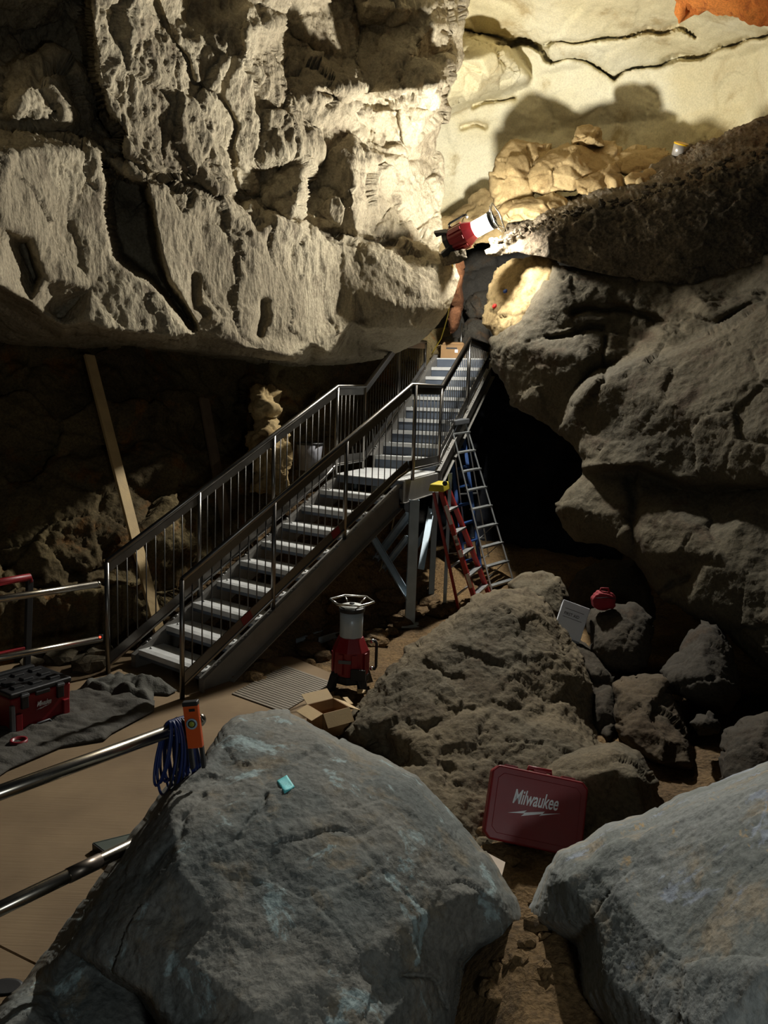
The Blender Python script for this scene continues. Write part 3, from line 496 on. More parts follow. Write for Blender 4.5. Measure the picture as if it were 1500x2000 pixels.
# gold blocks lit beside the lamp
GB = rough(.03, .4, 5, .055, .5, .01, .2, 91, (1, 1, 1), .006, .06)
for out, ct, lab, th in [
    ([(962,372,11.5),(962,335,11.5),(972,305,11.6),(992,278,11.7),(1000,272,11.7),(1040,278,11.9),(1092,290,12.1),(1080,322,11.8),(1042,340,11.6),(1040,385,11.4),(1000,402,11.3),(968,402,11.3)], [(1000,330,11.3),(1020,300,11.55),(1030,360,11.3),(985,380,11.25),(1040,315,11.6)], 'pointed golden block of rock lit by the lamp, left of the other roof blocks', .6),
    ([(1033,345,11.3),(1048,315,11.4),(1072,295,11.5),(1110,282,11.7),(1160,280,11.9),(1212,288,11.9),(1225,320,11.6),(1190,350,11.3),(1120,376,11.1),(1060,378,11.1),(1038,368,11.2)], [(1075,335,11.05),(1110,310,11.15),(1120,345,11.05),(1165,310,11.5),(1122,288,11.4)], 'broad golden block of rock above the ledge, below the little stone stack', .7),
    ([(1118,285,11.6),(1120,262,11.6),(1128,248,11.7),(1150,244,11.7),(1172,252,11.7),(1170,268,11.7),(1178,285,11.6)], [(1140,262,11.5),(1160,272,11.5)], 'small knobbly stone sitting on top of the broad golden block', .3),
    ([(972,412,10.9),(985,398,10.9),(1030,385,10.9),(1080,376,10.9),(1104,388,10.8),(1112,402,10.7),(1090,418,10.6),(1040,432,10.5),(990,436,10.5)], [(1030,405,10.6),(1070,398,10.6)], 'flat golden slab lying on the ledge right of the glowing lamp', .4),
    ([(1125,352,10.9),(1150,338,11.),(1200,322,11.1),(1210,336,11.),(1200,358,10.8),(1190,378,10.6),(1150,384,10.6),(1130,376,10.7)], [(1165,355,10.7)], 'golden rock wedged under the right side of the broad golden block', .4),
    ([(1185,362,10.4),(1188,346,10.4),(1212,342,10.4),(1218,366,10.3),(1200,376,10.2)], [(1203,358,10.25)], 'small square golden stone on the ledge rim', .2),
    ([(1222,350,10.2),(1235,338,10.3),(1270,334,10.3),(1290,345,10.2),(1292,372,10.),(1262,378,9.95),(1228,372,10.05)], [(1250,355,10.)], 'small ragged grey stone on the ledge rim, farthest right of the lit stones', .25),
    ([(1195,330,11.6),(1205,298,11.8),(1240,284,11.9),(1290,288,11.9),(1310,310,11.6),(1290,335,11.3),(1230,345,11.3)], [(1250,308,11.5)], 'brown shaded block behind the lit stones on the ledge', .5)]:
    boulder(out, ct, M_GOLD, lab, 2.6, th, GB, rim=(8, .06), smooth=0, bulge=.1)

for out, ct, lab, mt in [
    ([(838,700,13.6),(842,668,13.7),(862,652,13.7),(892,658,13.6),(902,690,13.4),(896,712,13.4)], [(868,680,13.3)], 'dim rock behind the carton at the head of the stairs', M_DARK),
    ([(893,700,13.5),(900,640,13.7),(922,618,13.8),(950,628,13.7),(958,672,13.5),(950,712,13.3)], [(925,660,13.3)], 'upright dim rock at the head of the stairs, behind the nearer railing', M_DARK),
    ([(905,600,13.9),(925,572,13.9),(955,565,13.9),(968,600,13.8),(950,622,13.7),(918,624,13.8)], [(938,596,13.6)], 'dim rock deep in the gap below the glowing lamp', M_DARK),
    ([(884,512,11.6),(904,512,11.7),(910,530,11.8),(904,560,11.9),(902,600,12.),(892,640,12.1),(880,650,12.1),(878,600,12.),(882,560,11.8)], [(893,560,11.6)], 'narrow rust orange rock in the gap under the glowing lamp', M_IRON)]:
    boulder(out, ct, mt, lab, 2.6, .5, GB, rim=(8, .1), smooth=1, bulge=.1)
# ------------------------------------------------------------------ staircase and railings
M_TREAD = simple('galvanised_tread', (200, 200, 197), .5, .1, .25, 260, .18)
M_STRING = simple('grey_steel_stringer', (124, 121, 115), .5, .2, .1, 120, .2)
M_RISER = simple('blue_grey_riser', (92, 100, 112), .5, .4, .1, 150, .2)
M_RAIL = simple('brushed_stainless', (134, 131, 126), .3, 1., 0, 100, .08)
M_BAL = simple('satin_baluster', (104, 102, 98), .5, .9, 0, 100, .1)
M_RAILD = simple('dull_stainless', (120, 116, 110), .38, 1., 0, 100, .1)
M_STRUT = simple('zinc_strut', (164, 180, 190), .55, .2, .1, 160, .25)
M_BOLT = simple('bolt_steel', (190, 190, 188), .3, .9)
Z3 = np.array([0, 0, 1.])
def f1(s, n, z): return O1 + D1*s + N1*n + Z3*z
def f2(s, n, z): return O2 + D2*s + N2*n + Z3*z
stair = empty('staircase', O1, 'long steel staircase climbing from the concrete floor to the upper platform, bent at a landing', 'staircase')
def sb(mb, name, mat, bevel=0.): 
    o = mb.build(name, mat, stair, bevel, 2, Matrix.Translation(-Vector(O1))); return o
tr0 = None
def tread(fn, k, s, riser):
    m = MB(); z = R*k
    ax, an = (D1, N1) if fn is f1 else (D2, N2)
    rot = Matrix((tuple(an), tuple(ax), (0, 0, 1))).transposed()
    def bx(s0, s1, n0, n1_, z0, z1, mi=0): m.box(fn((s0+s1)/2, (n0+n1_)/2, (z0+z1)/2), (n1_-n0, s1-s0, z1-z0), rot, mi)
    bx(s+.006, s+.28, 0, SW, z-.012, z-.004)
    for i in range(6): bx(s+.004+i*.011, s+.011+i*.011, .004, SW-.004, z-.006, z)
    bx(s, s+.006, 0, SW, z-.05, z-.001)
    if riser: bx(s+.012, s+.018, 0, SW, z-R+.002, z-.012, 1)
    else: bx(s+.010, s+.016, 0, SW, z-.085, z-.012, 1)
    bx(s+.270, s+.278, 0, SW, z-.05, z-.01)
    for nn in (.05, SW-.05): 
        c = fn(s+.1, nn, z); m.lathe([(.001, .012), (.010, .010), (.012, 0), (.012, -.004)][::-1], 8, c, None, 2)
    sb(m, 'tread', [M_TREAD, M_RISER, M_BOLT])
for k in range(1, 10): tread(f1, k, G*(k-1), False)
for k in range(11, 20): tread(f2, k, G*(k-11), True)
# landing and the upper platform
def plate(pts, z, t, name, mat, lip=0.):
    m = MB(); n = len(pts)
    m.add([(*p[:2], z-t) for p in pts]+[(*p[:2], z) for p in pts], [tuple(range(n))[::-1], tuple(range(n, 2*n))]+[(i, (i+1) % n, n+(i+1) % n, n+i) for i in range(n)])
    return m, name, mat
L_LF, L_RF, L_RB, L_RB2, L_LB = f1(2.781, -.05, 0), f1(2.765, .965, 0), f2(-.22, .945, 0), f2(.02, .93, 0), f2(.02, -.10, 0)
m, nm, mt = plate([L_LF, L_RF, L_RB, L_RB2, L_LB], R*10, .008, 'landing_plate', M_TREAD); sb(m, nm, mt)
m = MB(); m.bar(f1(2.786, -.05, R*10-.045), f1(2.770, .965, R*10-.045), .006, .09); sb(m, 'landing_lip', M_RISER)
m, nm, mt = plate([f2(G*9, -.05, 0), f2(G*9, .93, 0), f2(4.2, .93, 0), f2(4.2, -.05, 0)], R*20, .02, 'platform_plate', M_TREAD); sb(m, nm, mt)
m = MB(); m.bar(f2(G*9+.006, 0, R*20-.085), f2(G*9+.006, SW, R*20-.085), .006, .16); sb(m, 'platform_riser', M_RISER)
# stringers
SL = R/G
def stringer(fn, n, side, s0, s1, floor_cut, top_off, h=.295):
    m = MB(); zt = lambda s: top_off + SL*s
    if floor_cut: poly = [(s0, .0), (s0, zt(s0)), (s1, zt(s1)), (s1, zt(s1)-h), ((h-top_off)/SL, 0)]
    else: poly = [(s0, zt(s0)-h), (s0, zt(s0)), (s1, zt(s1)), (s1, zt(s1)-h)]
    m.prism(poly, .01, lambda v: Vector(fn(v.x, n+v.y, v.z)))
    b = s0 if not floor_cut else (h-top_off)/SL
    m.bar(fn(s0, n+side*.032, zt(s0)-.004), fn(s1, n+side*.032, zt(s1)-.004), .064, .009)
    m.bar(fn(b, n+side*.032, zt(b)-h+.004), fn(s1, n+side*.032, zt(s1)-h+.004), .064, .009)
    if floor_cut: m.bar(fn(s0+.004, n+side*.03, 0), fn(s0+.004, n+side*.03, zt(s0)), .06, .008, tuple(D1))
    c = m
    for i in range(int((s1-s0)/G)):
        s = s0+.15+i*G
        for e in (0, .04): c.lathe([(.013, 0), (.013, .012), (.006, .014)], 8, fn(s+e, n+side*.035, zt(s+e)), None, 1)
    sb(m, 'stringer', [M_STRING, M_BOLT])
stringer(f1, SW+.008, 1, -.03, 2.80, True, .134); stringer(f1, -.008, -1, -.03, 2.80, True, .134)
stringer(f2, SW+.03, 1, -.22, G*9+.05, False, R*11-.02); stringer(f2, -.01, -1, -.05, G*9+.05, False, R*11+.03)
m = MB()
for a, b in ((L_RF, L_RB), (L_RB, L_RB2), (L_LF, L_LB)):
    a = a+Z3*(R*10-.13); b = b+Z3*(R*10-.13); m.bar(a, b, .012, .245)
    m.bar(a-Z3*.118, b-Z3*.118, .06, .009)
sb(m, 'landing_fascia', M_STRING)
# strut tower below the landing
def strut(name, a, b, w=.085):
    m = MB(); m.channel(a, b, w*.5, w, .006, (1, .15, 0) if abs((np.array(b)-np.array(a))[2]) > .6*np.linalg.norm(np.array(b)-np.array(a)) else (0, 0, 1)); return sb(m, name, M_STRUT)
def gz(p): return float(ground_z(np.array([p[0]]), np.array([p[1]]))[0])
def leg(p, top, w=.1):
    b = np.array([p[0], p[1], gz(p)-.02]); strut('support_leg', b, np.array([p[0], p[1], top]), w)
    m = MB(); m.box(b+Z3*.03, (.2, .2, .02)); sb(m, 'foot_plate', M_STRUT)
leg(PZ(801, 1218), R*10-.22, .11); leg(PZ(842, 1180), R*10-.22, .07); leg(PZ(683, 1164), R*10-.1, .10); leg(PZ(727, 1170), R*10-.1, .08)
leg(PZ(868, 1194), 1.7, .04); leg(f2(1.45, .0, 0), 2.25, .08)
for a, b, w in [((799,1001,8.72),(694,1140,9.85),.09),((796,1046,8.75),(724,1140,9.8),.075),((729,1053,9.1),(800,1172,8.76),.08),((842,994,9.62),(822,1112,8.95),.075),((853,1000,9.7),(800,1090,9.4),.06)]:
    strut('cross_brace', P(*a), P(*b), w)
# ---- railings
def railing(label, top, bot, posts, segs):
    """top/bot: polylines of world points; posts: (top, foot) pairs; segs: (a_top, b_top, a_bot, b_bot, number of balusters)"""
    base = posts[0][1]; e = empty('stair_railing', base, label, 'railing', None); loc = Matrix.Translation(-Vector(base))
    MB().tube(top, .023, 12).build('top_rail', M_RAIL, e, 0, 2, loc)
    MB().tube(bot, .017, 10).build('bottom_rail', M_RAIL, e, 0, 2, loc)
    for a, b in posts: 
        po = MB().tube([b, a], .0215, 12).build('post', M_RAIL, e, 0, 2, loc)
    for ta, tb, ba, bb, n in segs:
        d = (tb-ta); 
        MB().bar(ta-Z3*.062, tb-Z3*.062, .010, .085).build('upper_flat', M_RAILD, e, 0, 2, loc)
        MB().bar(ba+Z3*.062, bb+Z3*.062, .010, .085).build('lower_flat', M_RAILD, e, 0, 2, loc)
        for i in range(n):
            t = (i+1)/(n+1); MB().tube([ba+(bb-ba)*t+Z3*.1, ta+(tb-ta)*t-Z3*.1], .0062, 6).build('baluster', M_BAL, e, 0, 2, loc)
    return e, loc
nz1 = lambda s: R+SL*s
nz2 = lambda s: R*11+SL*s
def make_rail(label, n1_, n2_, sp, ztop, s_k, sU0, zU0, sU1, zU1, sU2, zU2, shift):
    T = lambda s: f1(s, n1_, ztop+.537*s); B = lambda s: f1(s, n1_, nz1(s)+.065)
    UT0, UT1, UT2 = f2(sU0, n2_, zU0), f2(sU1, n2_, zU1), f2(sU2, n2_, zU2)
    UB = lambda s: f2(s, n2_, nz2(s)+.07)
    k = T(s_k); kb = f1(s_k, n1_, nz1(s_k)+.02)
    kb[2] = R*10+.11; ub0 = UB(sU0); ub0[2] = R*10+.11
    top = [T(sp[0]), k, UT0, UT1, UT2]
    bot = [B(sp[0]), B(s_k-.22), kb, ub0, UB(sU0+.16), UB(sU1), UB(sU2)]
    posts = [(T(sp[0]), f1(sp[0], n1_, 0)), (T(sp[1]), f1(sp[1], n1_, nz1(sp[1])-.06)), (T(sp[2]), f1(sp[2], n1_, nz1(sp[2])-.06)), (k+D1*shift, kb+D1*shift-Z3*.12), (UT0, ub0-Z3*.12), (UT1, UB(sU1)-Z3*.1), (UT2, UB(sU2)-Z3*.1)]
    segs = [(T(sp[0]), T(sp[1]), B(sp[0]), B(sp[1]), 9), (T(sp[1]), T(sp[2]), B(sp[1]), B(sp[2]), 9), (T(sp[2]), T(s_k-.02), B(sp[2]), B(s_k-.22)+(D1*.2+Z3*.09), 9), (k, UT0, kb, ub0, 6 if n1_ < 0 else 7), (UT0, UT1, UB(sU0+.03), UB(sU1), 12), (UT1, UT2, UB(sU1), UB(sU2), 11)]
    return railing(label, top, bot, posts, segs)
ra, la = make_rail('nearer stair railing of brushed steel bars, on the right hand edge of the steps', SW+.04, SW+.04, (-.235, .807, 1.82), 1.136, 2.93, -.12, 2.742, 1.26, 3.478, 2.5, 3.482, .08)
rb, lb = make_rail('farther stair railing of brushed steel bars, beside the cave wall and the leaning boards', -.04, -.06, (-.29, .739, 1.753), 1.18, 2.79, -.30, 2.715, 1.01, 3.42, 2.3, 3.515, 0.)
M_RED_TAPE_REFL = simple('red_tape_and_reflection', (120, 26, 34), .4)  # shared by the roll of tape and the painted red reflections
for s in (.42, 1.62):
    MB().bar(f1(s, SW+.047, nz1(s)+.127), f1(s+.11, SW+.047, nz1(s+.11)+.127), .004, .085).build('red_reflection', M_RED_TAPE_REFL, ra, 0, 2, la)  # red reflections on the lower flat, laid on as thin coloured strips
# ------------------------------------------------------------------ lamps
M_RED = simple('red_tool_plastic', (132, 17, 26), .42, 0, .05, 300, .1)
M_BLK = simple('black_plastic', (24, 24, 25), .5, 0, .1, 300, .2)
M_GREYP = simple('grey_plastic', (92, 94, 96), .5, 0, .1, 300)
M_CHROME = simple('bright_wire', (210, 210, 205), .25, 1.)
M_CAP = simple('white_cap_plastic', (205, 206, 200), .45)
M_WHITE = simple('white_print', (240, 244, 250), .6, var=.03)
def lens_mat(on):
    if not on:
        m = simple('frosted_lens', (178, 188, 194), .3, .1, 0, 10, .12); return m
    m = bpy.data.materials.new('glowing_lens'); m.use_nodes = True; nt = m.node_tree; nt.nodes.clear()
    o = nt.nodes.new('ShaderNodeOutputMaterial'); a = nt.nodes.new('ShaderNodeAddShader'); t = nt.nodes.new('ShaderNodeBsdfTransparent'); e = nt.nodes.new('ShaderNodeEmission')
    n = nt.nodes.new('ShaderNodeTexNoise'); n.inputs['Scale'].default_value = 3.; r = nt.nodes.new('ShaderNodeMapRange'); r.inputs['To Min'].default_value = 85; r.inputs['To Max'].default_value = 105
    nt.links.new(n.outputs['Fac'], r.inputs['Value']); nt.links.new(r.outputs['Result'], e.inputs['Strength']); e.inputs['Color'].default_value = (1, .95, .84, 1)
    nt.links.new(t.outputs[0], a.inputs[0]); nt.links.new(e.outputs[0], a.inputs[1]); nt.links.new(a.outputs[0], o.inputs['Surface']); return m
def site_lamp(label, on):
    e = empty('site_lamp', (0, 0, 0), label, 'lamp')
    oc = lambda t: 1/max(.924, math.cos(((t+math.pi/8) % (math.pi/4))-math.pi/8))
    MB().lathe([(.150, .10), (.163, .12), (.163, .34), (.150, .37), (.112, .455), (.104, .46)], 8, smooth=False).build('body', M_RED, e, .008)
    m = MB()
    for i in range(8):
        t = (i+.5)*math.pi/4; m.bar((.163*math.cos(t)*.985, .163*math.sin(t)*.985, .15), (.163*math.cos(t)*.985, .163*math.sin(t)*.985, .33), .05, .012, (math.cos(t), math.sin(t), 0))
    m.build('body_rib', M_RED, e, .003)
    m = MB().lathe([(.165, .06), (.172, .075), (.172, .125), (.160, .135)], 8, smooth=False)
    base = m.build('base', M_BLK, e, .006)
    for i in range(4):
        t = math.pi/4+i*math.pi/2; c, s_ = math.cos(t), math.sin(t)
        MB().add([(c*r-s_*w, s_*r+c*w, z) for r, w, z in ((.15, -.05, .16), (.15, .05, .16), (.178, .05, .13), (.178, -.05, .13), (.17, -.035, .0), (.17, .035, 0), (.238, .03, 0), (.238, -.03, 0))], [(0, 1, 2, 3), (4, 7, 6, 5), (0, 4, 5, 1), (1, 5, 6, 2), (2, 6, 7, 3), (3, 7, 4, 0)]).build('foot', M_BLK, base, .006)
    MB().lathe([(.099, .455), (.101, .46), (.100, .56), (.103, .685)], 32).build('lens', lens_mat(on), e)
    cap = MB().lathe([(.112, .68), (.115, .69), (.115, .715), (.104, .722)], 32).build('top_ring', M_BLK, e, .003)
    MB().lathe([(.102, .720), (.098, .732), (.07, .742), (.03, .746)], 32).build('top_cap', M_CAP, cap)
    MB().lathe([(.022, .744), (.022, .755), (.016, .757)], 12).build('vent_knob', M_BLK, cap)
    m = MB(); pts = [(.195*math.cos(i*math.pi/3), .195*math.sin(i*math.pi/3), .775) for i in range(6)]; m.tube(pts, .0085, 8, closed=True)
    for p in pts: m.tube([p, (p[0]*.52, p[1]*.52, .725)], .0065, 8)
    m.build('bumper', M_CHROME, e)
    h = MB().tube([(.17, .02, .42), (.215, .02, .42), (.225, .02, .40), (.225, .02, .19), (.215, .02, .17), (.17, .02, .17)], .013, 10).build('handle', M_BLK, e)
    for z in (.42, .17): MB().lathe([(.02, -.012), (.02, .012)], 10, (.19, .02, z), Matrix.Rotation(math.pi/2, 3, 'Y')).build('handle_clamp', M_CHROME, h)
    MB().box((.10, -.165, .165), (.13, .03, .1)).build('battery', M_BLK, e, .006)
    MB().box((-.02, -.166, .27), (.11, .004, .03)).build('name_plate', M_GREYP, e)
    return e
lf = site_lamp('red site lamp with clear lens, switched off, standing on the floor beside the grate', False)
lf.location = tuple(PZ(683, 1340)); lf.rotation_euler = (0, 0, math.radians(-8))
ln = site_lamp('glowing red site lamp lying tilted on the rock ledge above the stairs', True)
bs, tp = P(866, 482, 9.82), P(961, 430, 9.48); zx = Vector(tp-bs).normalized(); yx = Vector((0, 0, 1)).cross(zx).normalized(); xx = yx.cross(zx)
ln.matrix_world = Matrix((( -xx.x, -yx.x, zx.x, bs[0]), (-xx.y, -yx.y, zx.y, bs[1]), (-xx.z, -yx.z, zx.z, bs[2]), (0, 0, 0, 1)))
LAMP = Vector(bs)+zx*.57
# ------------------------------------------------------------------ ladders
M_YEL = simple('yellow_cap', (196, 176, 48), .45); M_FRED = simple('red_fibreglass', (150, 44, 40), .4); M_FBLU = simple('blue_fibreglass', (40, 72, 124), .45); M_ALU = simple('worn_aluminium', (182, 184, 182), .38, .75, .1, 120, .2); M_STICK = simple('label_paper', (196, 190, 186), .6); M_RUB = simple('black_rubber', (28, 27, 26), .7)
def lbase(pts): return np.mean(np.array(pts), 0)*np.array([1, 1, 0])
def rail_(m, a, b, w, dpt, up): m.channel(a, b, dpt, w, .006, up)
def lerp(a, b, t): return np.array(a)*(1-t)+np.array(b)*t
NT, NB = P(861, 958, 8.92), PZ(934, 1192); FT, FB = P(874, 952, 9.22), PZ(958, 1168); RTn, RBn = P(847, 962, 8.95), PZ(897, 1196); RTf = P(858, 956, 9.25); RBf = PZ(925, 1172)
lb0 = lbase([NB, FB, RBn, RBf]); lad = empty('stepladder', lb0, 'red fibreglass stepladder with a yellow cap, standing against the landing corner', 'ladder'); LL_ = Matrix.Translation(-Vector(lb0))
for a, b, w in ((NT, NB, .085), (FT, FB, .085), (RTn, RBn, .05), (RTf, RBf, .05)):
    m = MB(); m.bar(a, b, w*.62, w*.8, tuple(D2)); r_ = m.build('rail', M_FRED, lad, .004, 2, LL_)
    MB().bar(lerp(a, b, .985), lerp(a, b, 1.0), .04, w+.015, tuple(D2)).build('rubber_foot', M_RUB, r_, .003, 2, LL_)
for t in (.16, .34, .52, .70, .87):
    MB().bar(lerp(NT, NB, t), lerp(FT, FB, t), .085, .028).build('step', M_ALU, lad, .004, 2, LL_)
MB().bar(lerp(RTn, RBn, .5), lerp(NT, NB, .5), .018, .006).build('spreader', M_ALU, lad, 0, 2, LL_)
for t in (.3, .62, .86): MB().bar(lerp(RTn, RBn, t), lerp(RTf, RBf, t), .02, .02).build('rear_bar', M_ALU, lad, 0, 2, LL_)
cc = (NT+FT+RTn+RTf)/4; ax = Vector(FT-NT).normalized(); ay = Vector((ax.y, -ax.x, 0)).normalized(); az = Vector((0, 0, 1)); ro = Matrix((ax, ay, az)).transposed().to_3x3()
MB().box(Vector(cc)+az*.045, (.40, .19, .085), ro, 0, (.92, .85)).build('top_cap', M_YEL, lad, .012, 3, LL_)
MB().lathe([(.03, 0), (.03, .006), (.02, .008)], 16, Vector(P(869, 944, 8.86)), Matrix.Rotation(math.pi/2, 3, 'X')).build('cap_badge', M_BLK, lad, 0, 2, LL_)
for t0, t1, mt in ((.12, .27, M_STICK), (.36, .44, M_STICK), (.39, .42, M_BLK), (.48, .54, M_STICK), (.68, .80, M_STICK)):
    off = (CAM-NT); off = off/np.linalg.norm(off)*.045; pl = MB(); pl.bar(lerp(NT, NB, t0)+off, lerp(NT, NB, t1)+off, .045, .004, tuple(off)); pl.build('sticker', mt, lad, 0, 2, LL_)
def ladder2(label, mat, lt, lbm, rt_, rbm, n, rear, w=.07, name='stepladder', cap=None, wd=.02):
    b0 = lbase([lbm, rbm]); e = empty(name, b0, label, 'ladder'); L_ = Matrix.Translation(-Vector(b0))
    for a, b in ((lt, lbm), (rt_, rbm)): 
        MB().bar(a, b, wd, w, (0, 1, 0)).build('rail', mat, e, .004, 2, L_)
    for i in range(n):
        t = (i+.6)/n; m = MB(); m.bar(lerp(lt, lbm, t), lerp(rt_, rbm, t), .08, .024); m.build('step', M_ALU if mat is not M_FBLU else mat, e, .003, 2, L_)
        if mat is M_ALU and i > n//2: MB().bar(lerp(lt, lbm, t+.06), lerp(rt_, rbm, t-.002), .012, .004).build('step_brace', mat, e, 0, 2, L_)
    if rear is not None:
        for a, b in ((lt, rear[0]), (rt_, rear[1])): MB().bar(a, b, .018, .04, (0, 1, 0)).build('rear_leg', mat, e, .003, 2, L_)
        for t in (.45, .75, .92): MB().bar(lerp(lt, rear[0], t), lerp(rt_, rear[1], t), .02, .02).build('rear_bar', mat, e, 0, 2, L_)
    if cap: MB().bar(lt, rt_, .16, .07).build('top_cap', cap, e, .01, 2, L_)
    return e
gB = lambda px, py, d: P(px, py, d)
ladder2('tall bare aluminium stepladder in the dark behind the red stepladder', M_ALU, P(880, 826, 10.4), P(962, 1160, 10.2), P(908, 822, 10.7), P(1006, 1146, 10.6), 9, (P(918, 1120, 11.4), P(960, 1120, 11.7)), .075, cap=M_GREYP)
ladder2('blue fibreglass ladder leaning in the dark between the stairs and the aluminium stepladder', M_FBLU, P(878, 860, 10.95), P(912, 1150, 10.6), P(906, 855, 11.1), P(942, 1140, 10.8), 8, None, .085, 'ladder', wd=.05)
# ------------------------------------------------------------------ timber
M_WOOD = simple('pale_timber', (196, 168, 118), .7, 0, .2, 60, .2); M_WOOD2 = simple('grey_timber', (128, 108, 84), .75, 0, .2, 60, .25)
def timber(label, a, b, w, t, mat, up=(.8, -.6, 0)):
    a, b = np.array(a), np.array(b); o = MB().bar(a, b, w, t, up).build('board', mat, None, .003); base_origin(o); return tag(o, label, 'board')
timber('long pale timber board leaning on the dark wall behind the lower railing', P(174, 694, 8.05), P(318, 1262, 7.45), .115, .036, M_WOOD)
timber('shorter grey timber board leaning on the wall, half way up behind the railing', P(398, 778, 9.25), P(462, 1130, 8.75), .14, .036, M_WOOD2)
# ------------------------------------------------------------------ pipe rails of the walkway
M_PIPE = simple('polished_pipe', (186, 178, 164), .24, 1., 0, 40, .1); M_PIPED = simple('pipe_sleeve', (120, 110, 100), .4, .9)
def ext(a, b, k): return a+(a-b)*k
def pipe_rail(label, t0, t1, l0, l1, r, sleeve):
    g0 = (t0*np.array([1, 1, 0])); e = empty('guardrail', g0, label, 'railing'); L_ = Matrix.Translation(-Vector(g0))
    tr_ = MB().tube([t0, t1], r, 20).build('top_rail', M_PIPE, e, 0, 2, L_)
    d = (t1-t0)/np.linalg.norm(t1-t0); MB().tube([t1-d*.005, t1+d*.012, t1+d*.026, t1+d*.032], [r*.98, r*1.02, r*.75, r*.2], 20).build('end_cap', M_PIPE, tr_, 0, 2, L_)
    lr = MB().tube([l0, l1], r*.96, 20).build('lower_rail', M_PIPE, e, 0, 2, L_)
    if sleeve: MB().tube(sleeve, r*1.04, 20).build('sleeve', M_PIPED, lr, 0, 2, L_)
    for p in (t0,): MB().tube([p*np.array([1, 1, 0]), p], r, 16).build('post', M_PIPE, e, 0, 2, L_); MB().lathe([(.08, 0), (.08, .012), (r, .014)], 20, Vector(p*np.array([1, 1, 0]))).build('post_flange', M_PIPE, e, 0, 2, L_)
    return e
a, b, c, d = PZ(0, 1548, 1.), PZ(388, 1407, 1.), PZ(0, 1775, .55), PZ(275, 1632, .55)
pd = (b-a)/np.linalg.norm(b-a); low1 = np.array([b[0], b[1], .55])-pd*.02; NEAR = (ext(a, b, .5), b)
l0_ = c+(c-low1)*.45
pipe_rail('near walkway guardrail of two shiny steel pipes, carrying the blue cord and orange level', ext(a, b, .5), b, l0_, low1, .029, [lerp(c, low1, .30), lerp(c, low1, .46)])
a2, b2, c2, d2 = PZ(0, 1170, 1.), PZ(189, 1141, 1.), PZ(0, 1285, .55), PZ(199, 1247, .55)
pipe_rail('far walkway guardrail of two steel pipes, ending at the first post of the stairs', ext(a2, b2, .7), b2, ext(c2, d2, .7), d2, .026, None)
m = MB().box((0, 0, 0), (.03, .03, .03)); ob = m.build('indicator', M_BLK, None, .004); ob.location = tuple(P(197, 1243, 6.02)); tag(ob, 'tiny red glowing light at the end of the lower far pipe', 'light')
M_LED = simple('red_led', (255, 40, 30), .4, emit=((255, 60, 40), 5.)); MB().lathe([(.007, 0), (.009, .003), (.006, .008)], 12, (0, -.015, 0), Matrix.Rotation(math.pi/2, 3, 'X')).build('bulb', M_LED, ob)
# orange level held on the pipe end
M_ORG = simple('orange_enamel', (206, 84, 30), .4); M_VIAL = simple('vial_ring', (150, 176, 190), .3); M_VIALG = simple('vial_liquid', (150, 160, 60), .2)
la_, lb_ = P(372, 1372, 3.29), P(388, 1500, 3.32); le = empty('spirit_level', lb_, 'orange spirit level standing upright against the end of the near pipe', 'level')
zz = Vector(la_-lb_).normalized(); xx_ = Vector(RT).cross(zz); yy_ = xx_.normalized(); xl = zz.cross(yy_).normalized()*-1; xl = -xl if xl.dot(Vector(RT)) < 0 else xl; yl = zz.cross(xl).normalized(); H_ = (Vector(la_)-Vector(lb_)).length
RL = Matrix((xl, yl, zz)).transposed().to_3x3(); le.matrix_world = Matrix.Translation(Vector(lb_)) @ RL.to_4x4()
w_ = .064
m = MB(); m.box((0, 0, H_*.65), (w_, .03, H_*.66)); m.build('frame', M_ORG, le, .003)
for sx in (-1, 1): MB().box((sx*w_*.38, 0, H_*.17), (w_*.24, .03, H_*.33)).build('end_leg', M_BLK, le, .003)
MB().box((0, 0, H_*.99), (w_*1.05, .034, .02)).build('end_cap', M_BLK, le, .004); MB().box((w_*.1, -.016, H_*.9), (w_*.4, .004, .012)).build('slot', M_BLK, le, .001)
for mt, r0, r1, y in ((M_VIAL, .024, .017, -.018), (M_BLK, .017, .012, -.0185), (M_VIALG, .012, .001, -.019)):
    MB().lathe([(r0, 0), (r0, .004), (r1, .004)], 24, (0, y, H_*.7), Matrix.Rotation(math.pi/2, 3, 'X')).build('vial', mt, le)
# blue cord coil hanging on the pipe
M_CORD = simple('blue_cord', (24, 44, 100), .5); M_CORDK = simple('black_cord', (22, 22, 26), .5)
hp = lerp(a, b, .865); m = MB(); rng = random.Random(4); pr = np.array([pd[0], pd[1], 0]); pn = np.array([pd[1], -pd[0], 0])
for i in range(15):
    hh = .30+rng.uniform(-.05, .03); ww = .052+rng.uniform(-.02, .02); o_ = (i-7)*.0055; tw = rng.uniform(-.25, .25)
    pts = []
    for k in range(28):
        t = 2*math.pi*k/28; x = ww*math.sin(t); z = -hh/2+hh/2*math.cos(t)+.042
        q_ = x if abs(x) > .0 else 0
        pts.append(hp+pr*(o_+.10*(1-math.cos(t))/2*(i-7)/10+tw*.02*math.sin(2*t))+pn*(x*(1.0))+Z3*z)
    m.tube(pts, .0062, 7, closed=True)
cordo = m.build('extension_cord', M_CORD, None); base_origin(cordo); tag(cordo, 'bundle of blue cord hung over the near pipe beside the orange level', 'cord')
m = MB()
